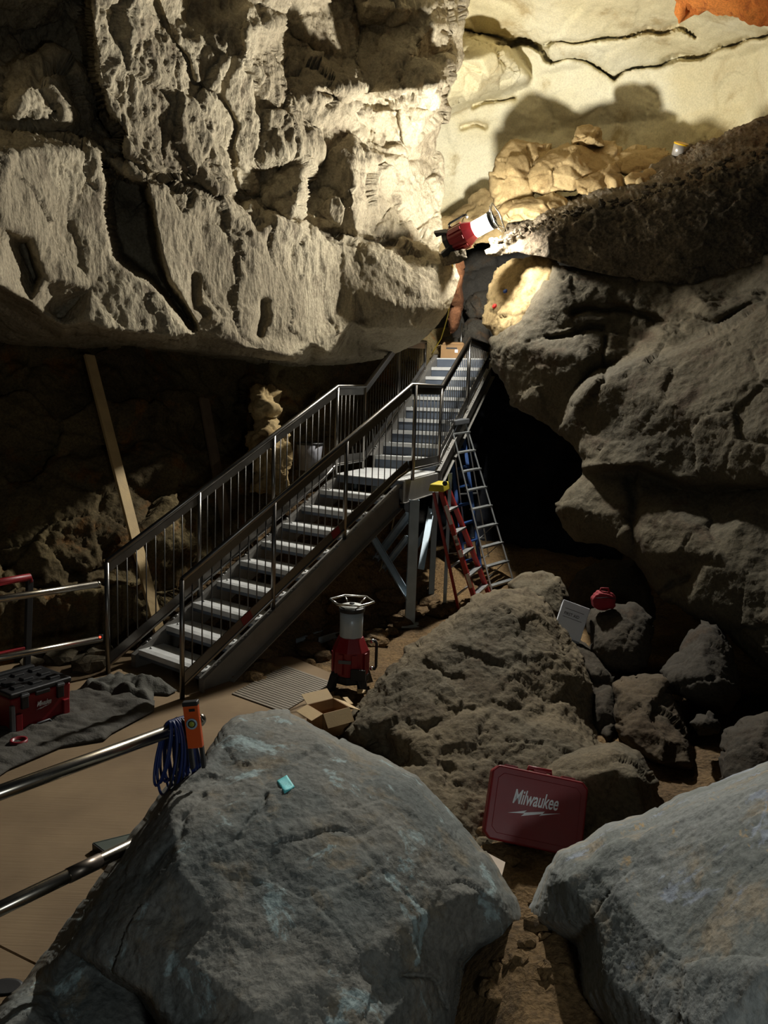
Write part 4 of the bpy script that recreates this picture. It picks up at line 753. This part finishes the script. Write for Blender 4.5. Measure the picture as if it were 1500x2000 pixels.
for i, (dx, dz) in enumerate(((-.05, -.42), (-.02, -.38), (-.075, -.40))): m.tube([hp+pr*(dx*.3)+pn*.05+Z3*-.05, hp+pr*dx+pn*.06+Z3*(-.2), hp+pr*(dx*1.2)+pn*.05+Z3*(-.32), hp+pr*(dx*1.5)+pn*.05+Z3*dz], .005, 6)
o = m.build('tail', M_CORDK, cordo, 0, 2, Matrix.Translation(-Vector(cordo.location)))
m = MB().tube([hp+pr*.02+pn*(.06*math.cos(t))+Z3*(-.02+.055*math.sin(t)) for t in np.linspace(0, 6.0, 16)], .010, 8); m.build('strap', M_CORDK, cordo, 0, 2, Matrix.Translation(-Vector(cordo.location)))
# ------------------------------------------------------------------ tool boxes and the marked case
def bolt(m, x, y, w, h, place, mi=0):
    pts = [(0, .15), (.36, .78), (.30, .42), (.66, .98), (.62, .62), (1., 1.0), (.58, .30), (.62, .56), (.27, .0), (.32, .34), (0, .15)][:-1]
    pts = [(0, .05), (.36, .62), (.31, .38), (.70, .86), (.66, .62), (1., 1.), (.60, .36), (.65, .58), (.26, .0), (.32, .30)]
    n = len(pts); m.add([place(x+p*w, y+q*h, 0) for p, q in pts]+[place(x+p*w, y+q*h, .002) for p, q in pts], [tuple(range(n)), tuple(range(2*n-1, n-1, -1))]+[(i, (i+1) % n, n+(i+1) % n, n+i) for i in range(n)], False, mi)
def lettering(text, size, place, mat, name, parent, bold=.012, shear=.28, xs=.72, space=.88, loc=None):
    cu = bpy.data.curves.new(name, 'FONT'); cu.body = text; cu.size = size; cu.shear = shear; cu.offset = bold*size; cu.space_character = space; cu.extrude = .0006; cu.resolution_u = 3
    t = bpy.data.objects.new('tmp_text', cu); COL.objects.link(t); dg = bpy.context.evaluated_depsgraph_get(); me = bpy.data.meshes.new_from_object(t.evaluated_get(dg)); bpy.data.objects.remove(t); bpy.data.curves.remove(cu)
    me.name = name
    for v in me.vertices: v.co = place(v.co.x*xs, v.co.y, v.co.z)
    me.materials.clear(); o = link(name, me, mat, parent); return o
TL, TR, BL = P(957, 1489, 4.40), P(1144, 1528, 4.36), P(943, 1636, 4.26)
ex = Vector(TR-TL).normalized(); ey = Vector(TL-BL); ey = (ey-ex*ey.dot(ex)).normalized(); ez = ex.cross(ey).normalized()
CW_, CH_ = (Vector(TR)-Vector(TL)).length, Vector(TL-BL).dot(ey)
cs = empty('tool_case', BL, 'red hard tool case with white lettering, propped upright in front of the middle boulder', 'case')
cs.matrix_world = Matrix.Translation(Vector(BL)) @ Matrix((ex, ey, ez)).transposed().to_4x4()
def rrect(w, h, ch): return [(ch, 0), (w-ch, 0), (w, ch), (w, h-ch), (w-ch, h), (ch, h), (0, h-ch), (0, ch)]
idp = lambda z0: (lambda v: Vector((v.x, v.z, z0+v.y)))
MB().prism(rrect(CW_, CH_, .035), .055, idp(-.0275)).build('lid', M_RED, cs, .012, 3)
MB().prism(rrect(CW_, CH_, .035), .055, idp(-.085)).build('shell', M_RED, cs, .012, 3)
MB().prism(rrect(CW_*.86, CH_*.80, .03), .006, lambda v: Vector((v.x+CW_*.07, v.z+CH_*.1, .0015+v.y))).build('raised_panel', M_RED, cs, .004)
for x in (.2, .5, .8): MB().box((CW_*x, CH_+.004, -.055), (.075, .016, .05)).build('latch', M_RED, cs, .004)
MB().tube([(CW_*.38, CH_-.005, -.055), (CW_*.38, CH_+.02, -.055), (CW_*.62, CH_+.02, -.055), (CW_*.62, CH_-.005, -.055)], .01, 8).build('carry_handle', M_RED, cs)
for y in (.3, .7): MB().lathe([(.012, -.03), (.012, .03)], 10, (CW_*y, .002, -.055), Matrix.Rotation(math.pi/2, 3, 'Y')).build('hinge', M_BLK, cs)
sx_ = CW_*.26; bw_ = CW_*.50
wd_ = lettering('Milwaukee', .098, lambda x, y, z: Vector((CW_*.24+x+.00, CH_*.53+y*1.12+x*.03, .0055+z)), M_WHITE, 'lettering', cs, .014, .3, .62, .98)
m = MB(); bolt(m, CW_*.21, CH_*.38, CW_*.53, CH_*.14, lambda x, y, z: Vector((x, y, .0052+z))); m.build('emblem', M_WHITE, cs)
# rolling tool box
n0, n1b = PZ(24, 1442), PZ(139, 1402); ex = Vector(n1b-n0).normalized(); ey = Vector((0, 0, 1)); eb = ey.cross(ex).normalized()
TW = (Vector(n1b)-Vector(n0)).length; TH, TD = .345, .40
tb = empty('rolling_toolbox', n0, 'red and black wheeled tool box at the left, standing on the crumpled tarp', 'tool box'); tb.matrix_world = Matrix.Translation(Vector(n0)) @ Matrix((ex, eb, ey)).transposed().to_4x4()
MB().box((TW/2, TD/2, TH*.42), (TW*.96, TD*.96, TH*.82), None, 0, (1.05, 1.05)).build('body', M_RED, tb, .014, 3)
lid = MB().box((TW/2, TD/2, TH*.9), (TW*1.04, TD*1.04, TH*.12)).build('lid', M_BLK, tb, .014, 3)
for i in range(3):
    for j in range(3): MB().box((TW*(.2+.3*i), TD*(.2+.3*j), TH*.975), (TW*.19, TD*.17, .022), None, 0, (.85, .85)).build('cleat', M_BLK, lid, .004)
for x in (.2, .8):
    MB().box((TW*x, -.012, TH*.74), (.055, .024, TH*.34)).build('latch', M_BLK, tb, .006)
    MB().box((TW*x, -.02, TH*.86), (.06, .02, .02)).build('latch_lip', M_GREYP, tb, .004)
MB().box((TW*.5, -.012, TH*.82), (TW*.24, .02, .03)).build('front_grip', M_BLK, tb, .006)
for x in (.1, .9): MB().box((TW*x, -.006, TH*.28), (.05, .03, TH*.42)).build('corner_rib', M_RED, tb, .006)
MB().tube([(TW*.36, -.014, .02), (TW*.40, -.014, .055), (TW*.60, -.014, .055), (TW*.66, -.014, .02)], .006, 8).build('foot_trim', M_GREYP, tb)
MB().box((TW*1.005+.008, TD*.5, TH*.42), (.012, TD*.5, TH*.5)).build('side_trim', M_GREYP, tb, .004)
MB().box((.0, -.01, TH*.4), (.03, .03, TH*.62)).build('corner_trim', M_GREYP, tb, .004)
lettering('Milwaukee', .05, lambda x, y, z: Vector((TW*.40+x, -.0115-z, TH*.52+y*1.1)), M_WHITE, 'lettering', tb, .02, .3, .62, .84)
m = MB(); bolt(m, TW*.38, TH*.45, TW*.26, .022, lambda x, y, z: Vector((x, -.0112-z, y))); m.build('emblem', M_WHITE, tb)
hd_a, hd_b = P(48, 1302, 6.0), P(47, 1124, 6.0); inv = tb.matrix_world.inverted()
hl = inv @ Vector(hd_a); hu = inv @ Vector(hd_b); hw = TW*.78
for dx in (0, -hw): MB().bar((hl.x+dx, hl.y, .05), (hu.x+dx, hl.y, hu.z-.02), .035, .05, (1, 0, 0)).build('handle_post', M_BLK, tb, .006)
MB().tube([(hu.x+.005, hl.y, hu.z-.04), (hu.x-.0, hl.y, hu.z), (hu.x-hw, hl.y, hu.z), (hu.x-hw, hl.y, hu.z-.04)], .022, 10).build('handle_grip', M_RED, tb)
MB().bar((hl.x-hw, hl.y, TH+.13), (hl.x, hl.y, TH+.13), .04, .05).build('handle_brace', M_RED, tb, .006)
for x in (.12, .88): MB().lathe([(.09, -.03), (.1, -.02), (.1, .02), (.09, .03)], 20, (TW*x, TD+.03, .1), Matrix.Rotation(math.pi/2, 3, 'Y')).build('wheel', M_BLK, tb)
MB().box((TW/2, TD+.02, .2), (TW*.8, .06, .3)).build('back_plate', M_BLK, tb, .01)
o = MB(); R0, R1 = .058, .042
o.lathe([(R1, .004), (R0, .004), (R0, .052), (R1, .052), (R1, .004)], 28); o = o.build('tape_roll', M_RED_TAPE_REFL, None, 0); o.location = tuple(PZ(37, 1458, .015)); tag(o, 'roll of red tape on the tarp in front of the tool box', 'tape roll')
# first aid box and red pouch on the rocks
M_FA = simple('white_enamel', (222, 225, 232), .5, 0, .05, 200, .08); M_FAT = simple('dark_print', (70, 62, 60), .6); M_POUCH = simple('red_fabric', (150, 28, 40), .8, 0, .4, 90, .25)
t0, t1, t2 = P(1101, 1170, 7.0), P(1153, 1189, 6.95), P(1083, 1236, 6.85); ex = Vector(t1-t0).normalized(); ey = Vector(t0-t2); ey = (ey-ex*ey.dot(ex)).normalized(); ez = ex.cross(ey); fa = empty('first_aid_box', t2, 'white first aid box tilted between the middle boulder and the rock with the red pouch', 'first aid box')
fa.matrix_world = Matrix.Translation(Vector(t2)) @ Matrix((ex, ey, ez)).transposed().to_4x4(); w1 = (Vector(t1)-Vector(t0)).length; h1 = Vector(t0-t2).dot(ey)
x0 = (Vector(t0)-Vector(t2)).dot(ex)
MB().box((x0+w1/2, h1/2, -.04), (w1, h1, .08)).build('lid', M_FA, fa, .006)
lettering('FIRST AID', .042, lambda x, y, z: Vector((x0+w1*.16+x, h1*.60+y, .001+z)), M_FAT, 'lettering', fa, .008, 0, .78, 1.)
for y in (.78, .54): MB().box((x0+w1*.5, h1*y, .0005), (w1*.7, .004, .001)).build('printed_line', M_FAT, fa)
MB().box((x0+w1*.5, h1, -.02), (.05, .01, .03)).build('clasp', M_CHROME, fa, .002)
bm = bmesh.new(); bmesh.ops.create_icosphere(bm, subdivisions=4, radius=1); me = bpy.data.meshes.new('pouch')
for v in bm.verts:
    p = v.co; n_ = math.sin(p.x*5+p.z*4)*.05+math.sin(p.y*9+2+p.x*3)*.04+math.sin(p.z*11+p.x*6)*.03; s3 = 1+n_; v.co = Vector((math.copysign(abs(p.x)**.7, p.x)*.105*s3, math.copysign(abs(p.y)**.8, p.y)*.07*s3, (math.copysign(abs(p.z)**.75, p.z)*.085)*s3+.08))
bm.to_mesh(me); bm.free(); me.polygons.foreach_set('use_smooth', [True]*len(me.polygons)); po = link('pouch', me, M_POUCH); po.location = tuple(P(1178, 1189, 6.95)); tag(po, 'small red fabric pouch sitting on the grey brown rock at the right', 'pouch')
MB().tube([(-.09, -.06, .11), (0, -.078, .125), (.09, -.06, .11)], .004, 6).build('zip', M_BLK, po); MB().tube([(-.05, 0, .15), (-.03, 0, .19), (.03, 0, .19), (.05, 0, .15)], .008, 8).build('carry_loop', M_POUCH, po)
# ------------------------------------------------------------------ cardboard
M_CARD = simple('cardboard', (150, 116, 76), .8, 0, .1, 90, .12); M_CARDP = simple('white_faced_card', (226, 206, 186), .8, 0, .1, 60, .15)
M_CARDL = simple('pale_cardboard', (186, 160, 118), .8, 0, .1, 90, .08)
def open_box(label, ctr, w, d_, h, yaw, flaps, name='cardboard_box'):
    e = empty(name, ctr, label, 'box', None, yaw); t = .006
    m = MB(); m.box((0, 0, t/2), (w, d_, t))
    for sx in (-1, 1): m.box((sx*(w/2-t/2), 0, h/2), (t, d_, h)); m.box((0, sx*(d_/2-t/2), h/2), (w, t, h))
    m.build('carton', M_CARD, e)
    for side, ang, ln_ in flaps:
        s_ = 1 if side[0] == '+' else -1
        if side[1] == 'x': m = MB().box((ln_/2, 0, 0), (ln_, d_*.98, .004)); mt = Matrix.Translation((s_*w/2, 0, h)) @ Matrix.Rotation(0 if s_ > 0 else math.pi, 4, 'Z') @ Matrix.Rotation(math.radians(ang), 4, 'Y')
        else: m = MB().box((ln_/2, 0, 0), (ln_, w*.98, .004)); mt = Matrix.Translation((0, s_*d_/2, h)) @ Matrix.Rotation(s_*math.pi/2, 4, 'Z') @ Matrix.Rotation(math.radians(ang), 4, 'Y')
        m.build('flap', M_CARDL, e, 0, 2, mt)
    return e
open_box('open cardboard box with pale flaps on the floor behind the largest grey boulder', PZ(640, 1428), .24, .22, .2, math.radians(38), [('+x', 25, .12), ('-x', 18, .10), ('-y', 52, .11), ('+y', -30, .1)])
b5 = open_box('cardboard carton standing on the top platform of the stairs', f2(3.0, .22, R*20), .40, .30, .22, -.2, [('+x', 55, .12), ('-x', 20, .1)]); 
MB().box((0, 0, .245), (.38, .30, .05), None, 0, (.85, .8)).build('folded_top', M_CARD, b5, .02); MB().box((.06, -.153, .12), (.05, .004, .05)).build('paper_label', M_WHITE, b5); MB().box((-.02, -.152, .165), (.18, .003, .025)).build('hand_slot', M_BLK, b5)
def scrap(label, px, py, z, w, d_, yaw, tilt, t=.012, mat=None, name='cardboard_scrap'):
    o = MB().box((0, 0, t/2), (w, d_, t)).build(name, mat or M_CARDL, None, .002); o.location = tuple(PZ(px, py, z)); o.rotation_euler = (math.radians(tilt), math.radians(tilt*.5), yaw); return tag(o, label, 'scrap')
scrap('small square of pale cardboard lying beneath the front of the floor lamp', 656, 1366, .03, .09, .07, .5, 12)
scrap('bright chip of cardboard lying right of the square scrap by the lamp', 678, 1370, .05, .07, .08, 1.0, 30)
scrap('pale strip of cardboard by the right foot of the floor lamp', 706, 1352, .04, .08, .05, .2, 15)
cq = [Vector(P(*q_)) for q_ in ((915, 1646, 3.85), (987, 1684, 3.78), (975, 1732, 3.62), (895, 1700, 3.66))]; cn = (cq[1]-cq[0]).cross(cq[3]-cq[0]).normalized()*.012
o = MB().add(cq+[c_+cn for c_ in cq], [(0, 1, 2, 3), (7, 6, 5, 4)]+[(i, 4+i, 4+(i+1) % 4, (i+1) % 4) for i in range(4)]).build('cardboard_scrap', M_CARDP, None); base_origin(o); tag(o, 'pale cardboard piece poking out right of the largest grey boulder', 'scrap')
# ------------------------------------------------------------------ grate, tarp, jacket
M_GRATE = simple('grate_steel', (122, 112, 96), .6, .1); ga, gb, gc, gd_ = PZ(455, 1354, .006), PZ(556, 1390, .006), PZ(648, 1334, .006), PZ(555, 1301, .006)
e = empty('floor_grate', (ga+gb+gc+gd_)/4*np.array([1, 1, 0]), 'slatted floor grate let into the concrete, left of the floor lamp', 'grate'); L_ = Matrix.Translation(-e.location); m = MB()
for i in range(21): t = i/20; m.bar(lerp(ga, gd_, t), lerp(gb, gc, t), .027, .008)
MB().add([ga-Z3*.0035, gb-Z3*.0035, gc-Z3*.0035, gd_-Z3*.0035, ga-Z3*.005, gb-Z3*.005, gc-Z3*.005, gd_-Z3*.005], [(0, 1, 2, 3), (7, 6, 5, 4)]).build('pan', M_BLK, e, 0, 2, L_)
m.build('slat', M_GRATE, e, 0, 2, L_); m = MB()
for t in (.02, .35, .67, .98): m.bar(lerp(ga, gb, t)-Z3*.003, lerp(gd_, gc, t)-Z3*.003, .012, .002)
m.build('bearer', M_BLK, e, 0, 2, L_)
M_TARP = simple('dark_canvas', (66, 62, 54), .85, 0, .5, 60, .25); M_JACK = simple('olive_cloth', (74, 72, 64), .85, 0, .5, 80, .25)
def cloth(name, poly, step, fn, mat, label, cat):
    W_ = np.array([PZ(x, y)[:2] for x, y in poly]); ol = resample(W_, step); lo, hi = ol.min(0), ol.max(0)
    g = np.stack([a_.ravel() for a_ in np.meshgrid(np.arange(lo[0], hi[0], step), np.arange(lo[1], hi[1], step))], 1); g = g[inside(g, W_)]; g = g[dist_poly(g, W_) > step*.5]; A = np.concatenate([ol, g]); n = len(ol)
    v, e_, f, _, _, _ = delaunay_2d_cdt([Vector(p) for p in A], [(i, (i+1) % n) for i in range(n)], [], 1, 1e-5, True); V = np.array([tuple(p) for p in v]); T = np.array([t for t in f if len(t) == 3]); T = T[inside(V[T].mean(1), ol)]
    z = .012+fn(np.c_[V, np.zeros(len(V))], dist_poly(V, W_)); me = bpy.data.meshes.new(name); me.from_pydata(np.c_[V, z].tolist(), [], T.tolist()); me.polygons.foreach_set('use_smooth', [True]*len(T)); o = link(name, me, mat)
    s = o.modifiers.new('thick', 'SOLIDIFY'); s.thickness = .006; s.offset = 1; base_origin(o); return tag(o, label, cat)
cloth('tarp', [(-120, 1470), (-120, 1600), (20, 1505), (120, 1462), (205, 1448), (218, 1436), (300, 1392), (302, 1372), (240, 1350), (150, 1352), (60, 1380), (-60, 1380)], .02, lambda p, d: np.clip(d/.05, 0, 1)*(.015+.06*np.abs(fbm(p*np.array([1, 2.2, 1]), .35, 4, .5, 201))+.05*np.maximum(0, fbm(p, .28, 3, .5, 203))), M_TARP, 'dark crumpled tarp spread on the floor under the tool box', 'tarp')
cloth('jacket', [(150, 1352), (170, 1338), (215, 1328), (232, 1322), (258, 1330), (290, 1340), (318, 1336), (345, 1352), (330, 1360), (300, 1358), (298, 1378), (262, 1372), (225, 1366), (190, 1362)], .012, lambda p, d: np.clip(d/.07, 0, 1)*(.05+.12*np.abs(fbm(p*np.array([1.5, 1, 1]), .34, 4, .45, 211))), M_JACK, 'crumpled olive jacket thrown on the tarp at the foot of the stairs', 'jacket')
# ------------------------------------------------------------------ small things
M_SHEET = simple('grey_green_metal', (84, 92, 84), .5, .3); m = MB(); c0, c1_, c2_, c3_ = PZ(182, 1660), PZ(262, 1640), PZ(235, 1700), PZ(205, 1695)
pl_ = empty('metal_tray', lbase([c0, c1_, c2_]), 'grey green metal tray on the concrete under the lower near pipe', 'tray'); L_ = Matrix.Translation(-pl_.location)
m.add([c0+Z3*.04, c1_+Z3*.04, c1_+Z3*.034, c0+Z3*.034, c2_+Z3*.04, c2_+Z3*.034], [(0, 1, 4), (3, 5, 2), (0, 3, 2, 1), (1, 2, 5, 4), (4, 5, 3, 0)]); m.build('top', M_SHEET, pl_, 0, 2, L_)
MB().bar(c0+Z3*.02, c1_+Z3*.02, .01, .04).build('back_wall', M_SHEET, pl_, 0, 2, L_); MB().bar(c0+Z3*.02, c2_+Z3*.02, .01, .04).build('side_wall', M_BLK, pl_, 0, 2, L_)
o = MB().lathe([(.075, .0), (.075, .004), (.06, .005)], 28).build('floor_drain', M_BLK, None); o.scale = (1, .62, 1); o.location = tuple(PZ(10, 1928, .001)); tag(o, 'small black floor drain in the concrete at the lower left corner', 'drain')
def cast(o, px, py):
    dg = bpy.context.evaluated_depsgraph_get(); mi = o.matrix_world.inverted(); org = mi @ Vector(CAM); dr = (mi.to_3x3() @ Vector(ray(px, py))).normalized(); ok, lo_, nn, _ = o.ray_cast(org, dr); return (o.matrix_world @ lo_, (o.matrix_world.to_3x3() @ nn).normalized()) if ok else (Vector(P(px, py, 3.3)), Vector((0, -1, 0)))
bpy.context.view_layer.update()
OBJ = {o['label'][:14]: o for o in COL.objects if o.get('label')}
bigb = [o for o in COL.objects if o.get('label', '').startswith('largest grey')][0]; spur = bpy.data.objects['wall_spur']
M_TEAL = simple('teal_tone', (96, 206, 212), .6, 0, .2, 120, .15); TQ = np.array([(541, 1527), (560, 1516), (575, 1538), (556, 1550)], float); gp = []  # thin raised teal piece following the boulder's surface
for i in range(8):
    for j in range(8):
        u, v = i/7, j/7; q_ = (TQ[0]*(1-u)+TQ[1]*u)*(1-v)+(TQ[3]*(1-u)+TQ[2]*u)*v; gp.append(cast(bigb, *q_))
nn = sum((c[1] for c in gp), Vector()).normalized(); m = MB(); nb = 64
m.add([c[0]+nn*.006 for c in gp]+[c[0]-nn*.004 for c in gp], [(i*8+j, i*8+j+1, i*8+j+9, i*8+j+8) for i in range(7) for j in range(7)]+[(64+i*8+j, 64+i*8+j+8, 64+i*8+j+9, 64+i*8+j+1) for i in range(7) for j in range(7)]+[f_ for k in range(7) for f_ in ((k, 64+k, 65+k, k+1), (56+k, 57+k, 121+k, 120+k), (k*8, k*8+8, 72+k*8, 64+k*8), (k*8+7, 71+k*8, 79+k*8, k*8+15))], True)
o = m.build('teal_patch', M_TEAL, None); base_origin(o); tag(o, 'bright teal patch near the top of the largest grey boulder', 'patch')
for px, py, col, nm in ((988, 570, (70, 110, 210), 'small blue marker on the golden rock spur below the ledge'), (967, 599, (220, 50, 44), 'small red marker on the golden rock spur below the blue one')):
    c, n_ = cast(spur, px, py); o = MB().lathe([(.02, .02), (.034, .012), (.034, -.012), (.02, -.02)], 14, (0, 0, 0), n_.to_track_quat('Z', 'Y').to_matrix()).build('survey_marker', simple('marker_paint', col, .5), None, .004); o.location = c+n_*.012; tag(o, nm, 'marker')
M_CORDY = simple('yellow_cord', (206, 178, 40), .5); pts = [P(872, 494, 9.78), P(880, 504, 9.74), P(885, 525, 9.95), P(884, 560, 10.3), P(879, 592, 10.9), P(875, 615, 11.4), P(868, 640, 12.0), P(861, 662, 12.4), P(850, 680, 12.6), P(843, 692, 12.75)]
cv = []
for i in range(len(pts)-1):
    for t in (0, .33, .66): cv.append(lerp(pts[i], pts[i+1], t))
o = MB().tube(cv+[pts[-1]], .009, 7).build('power_cord', M_CORDY, None); base_origin(o); tag(o, 'yellow cord hanging from the glowing lamp down to the top of the stairs', 'cord')
o = MB().tube([f2(3.3, .26, R*20), f2(3.3, .26, R*20+.62)], .012, 8).build('steel_rod', M_RAIL, None); base_origin(o); tag(o, 'thin steel rod standing upright behind the carton on the platform', 'rod')
e = empty('bucket', P(1322, 304, 10.6), 'small yellow topped bucket on the high rubble slope at the upper right', 'bucket'); MB().lathe([(.075, 0), (.095, .15)], 24).build('pail', simple('silver_pail', (186, 180, 170), .4, .4), e); MB().lathe([(.097, .145), (.1, .155), (.098, .165), (.08, .16)], 24).build('lid', simple('yellow_plastic', (236, 186, 30), .4), e); e.rotation_euler = (.5, .15, 0)
e = empty('bucket', P(604, 918, 9.55), 'white plastic bucket with a dark rim behind the upper end of the lower railing', 'bucket'); MB().lathe([(.13, 0), (.165, .33)], 24).build('pail', simple('white_plastic', (150, 150, 156), .5), e); MB().lathe([(.168, .315), (.175, .325), (.172, .345), (.15, .34)], 24).build('rim', M_BLK, e)
for lab, q0, q1, wz in (('long blue grey steel bar lying on the dirt under the stairs', (578, 1252), (690, 1212), .05), ('short blue grey steel bar lying beside the longer one under the stairs', (622, 1250), (700, 1226), .06)):
    p0, p1 = PZ(*q0, .02), PZ(*q1, .02); o = MB().channel(p0, p1, .03, wz, .005).build('steel_bar', M_STRUT, None); base_origin(o); tag(o, lab, 'bar')
cv = [P(772, 1000, 9.2), P(764, 1040, 9.25), P(752, 1075, 9.3), P(744, 1110, 9.35), P(726, 1140, 9.4), P(704, 1160, 9.4), P(690, 1172, 9.35)]
o = MB().tube(cv, .008, 7).build('power_cord', simple('tan_cord', (150, 136, 100), .6), None); base_origin(o); tag(o, 'tan cord drooping between the zinc struts under the stair landing', 'cord')
# loose stones
def stones(n, place, s0, s1, seed):
    rng = random.Random(seed); m = MB(); bmi = bmesh.new(); bmesh.ops.create_icosphere(bmi, subdivisions=2, radius=1); vs = np.array([tuple(v.co) for v in bmi.verts]); fs = [tuple(v.index for v in f.verts) for f in bmi.faces]; bmi.free()
    for i in range(n):
        c = place(rng); 
        if c is None: continue
        s = rng.uniform(s0, s1); v = vs*(1+.9*facet(vs+i*3.7, .9, i)[0][:, None]*.5+.12*fbm(vs+i*7., .8, 3, .5, i)[:, None]); v = v*np.array([rng.uniform(.7, 1.3), rng.uniform(.7, 1.2), rng.uniform(.45, .85)])*s; a_ = rng.uniform(0, 6.28); v = v @ np.array([[math.cos(a_), -math.sin(a_), 0], [math.sin(a_), math.cos(a_), 0], [0, 0, 1]])
        m.add(v+np.array(c)+Z3*s*.25, fs, False)
    return m
def under(rng):
    p = f1(rng.uniform(.3, 4.2), rng.uniform(-.8, 1.1), 0); return np.array([p[0], p[1], gz(p)])
o = stones(230, under, .04, .16, 3).build('rubble', M_DIRT, None); tag(o, 'loose brown rubble stones on the dirt bank under the stairs', 'rubble', None, 'stuff')
def gapst(rng):
    q_ = PZ(rng.uniform(700, 1250), rng.uniform(1560, 2050)); return np.array([q_[0], q_[1], gz(q_)])
o = stones(120, gapst, .012, .05, 5).build('gravel', M_DIRT, None); tag(o, 'small stones scattered on the dirt between the two front boulders', 'gravel', None, 'stuff')
def ledge(rng): 
    t = rng.random(); return P(950+550*t, 468-135*t-rng.uniform(-4, 12)-30*t*(1-t), 9.7-1.2*t)
def rimst(rng):
    t = rng.random(); xs_ = [960, 1075, 1180, 1290, 1400, 1500]; ys_ = [480, 440, 408, 378, 345, 312]; ds_ = [9.85, 9.4, 9.15, 8.9, 8.65, 8.45]; px = 960+540*t**1.5
    return P(px, np.interp(px, xs_, ys_)-rng.uniform(-8, 30)*(.4+(px-960)/900), np.interp(px, xs_, ds_)+.02)
o = stones(190, rimst, .008, .045, 9).build('debris', M_LEDGE, None); tag(o, 'broken bits of pale stone along the rim of the ledge right of the glowing lamp', 'debris', None, 'stuff')
for i, (px, py, dd, s, lab) in enumerate([(172, 1290, 6.75, .15, 'tan rock against the wall base, left of the first stair post'), (120, 1272, 6.9, .13, 'tan rock under the far pipes, behind the tool box'), (60, 1285, 6.7, .12, 'tan rock half hidden by the tool box handle'), (190, 1262, 7.0, .12, 'pale block of rock below the end of the far pipes')]):
    m = stones(1, lambda r_: (0, 0, 0), s, s, 60+i); o = m.build('rock', M_MOUND, None); p = PZ(px, py+18, .0); o.location = tuple(p); tag(o, lab, 'rock')
# ------------------------------------------------------------------ light
sc = bpy.context.scene
w = bpy.data.worlds.new('cave_dark'); sc.world = w; w.use_nodes = True; w.node_tree.nodes['Background'].inputs[0].default_value = (.8, .9, 1., 1); w.node_tree.nodes['Background'].inputs[1].default_value = .008
def lamp(name, loc, power, color, radius, linear=True):
    l = bpy.data.lights.new(name, 'POINT'); l.energy = power; l.color = color; l.shadow_soft_size = radius
    o = bpy.data.objects.new(name, l); COL.objects.link(o); o.location = tuple(loc)
    if linear:
        l.use_nodes = True; nt = l.node_tree; em = nt.nodes['Emission']; f = nt.nodes.new('ShaderNodeLightFalloff'); f.inputs['Strength'].default_value = 1.; nt.links.new(f.outputs['Linear'], em.inputs['Strength'])
    return o
lamp('site_lamp_light', LAMP, 255, (1., .975, .90), .095)
lamp('work_light_behind_viewer', (.66, -.15, 2.06), 58, (.92, .98, .97), .10, False)
sc.view_settings.view_transform = 'Standard'; sc.view_settings.look = 'None'; sc.view_settings.exposure = 0; sc.view_settings.gamma = 1
sc.view_settings.use_curve_mapping = False
sc.cycles.use_denoising = True; sc.cycles.max_bounces = 6
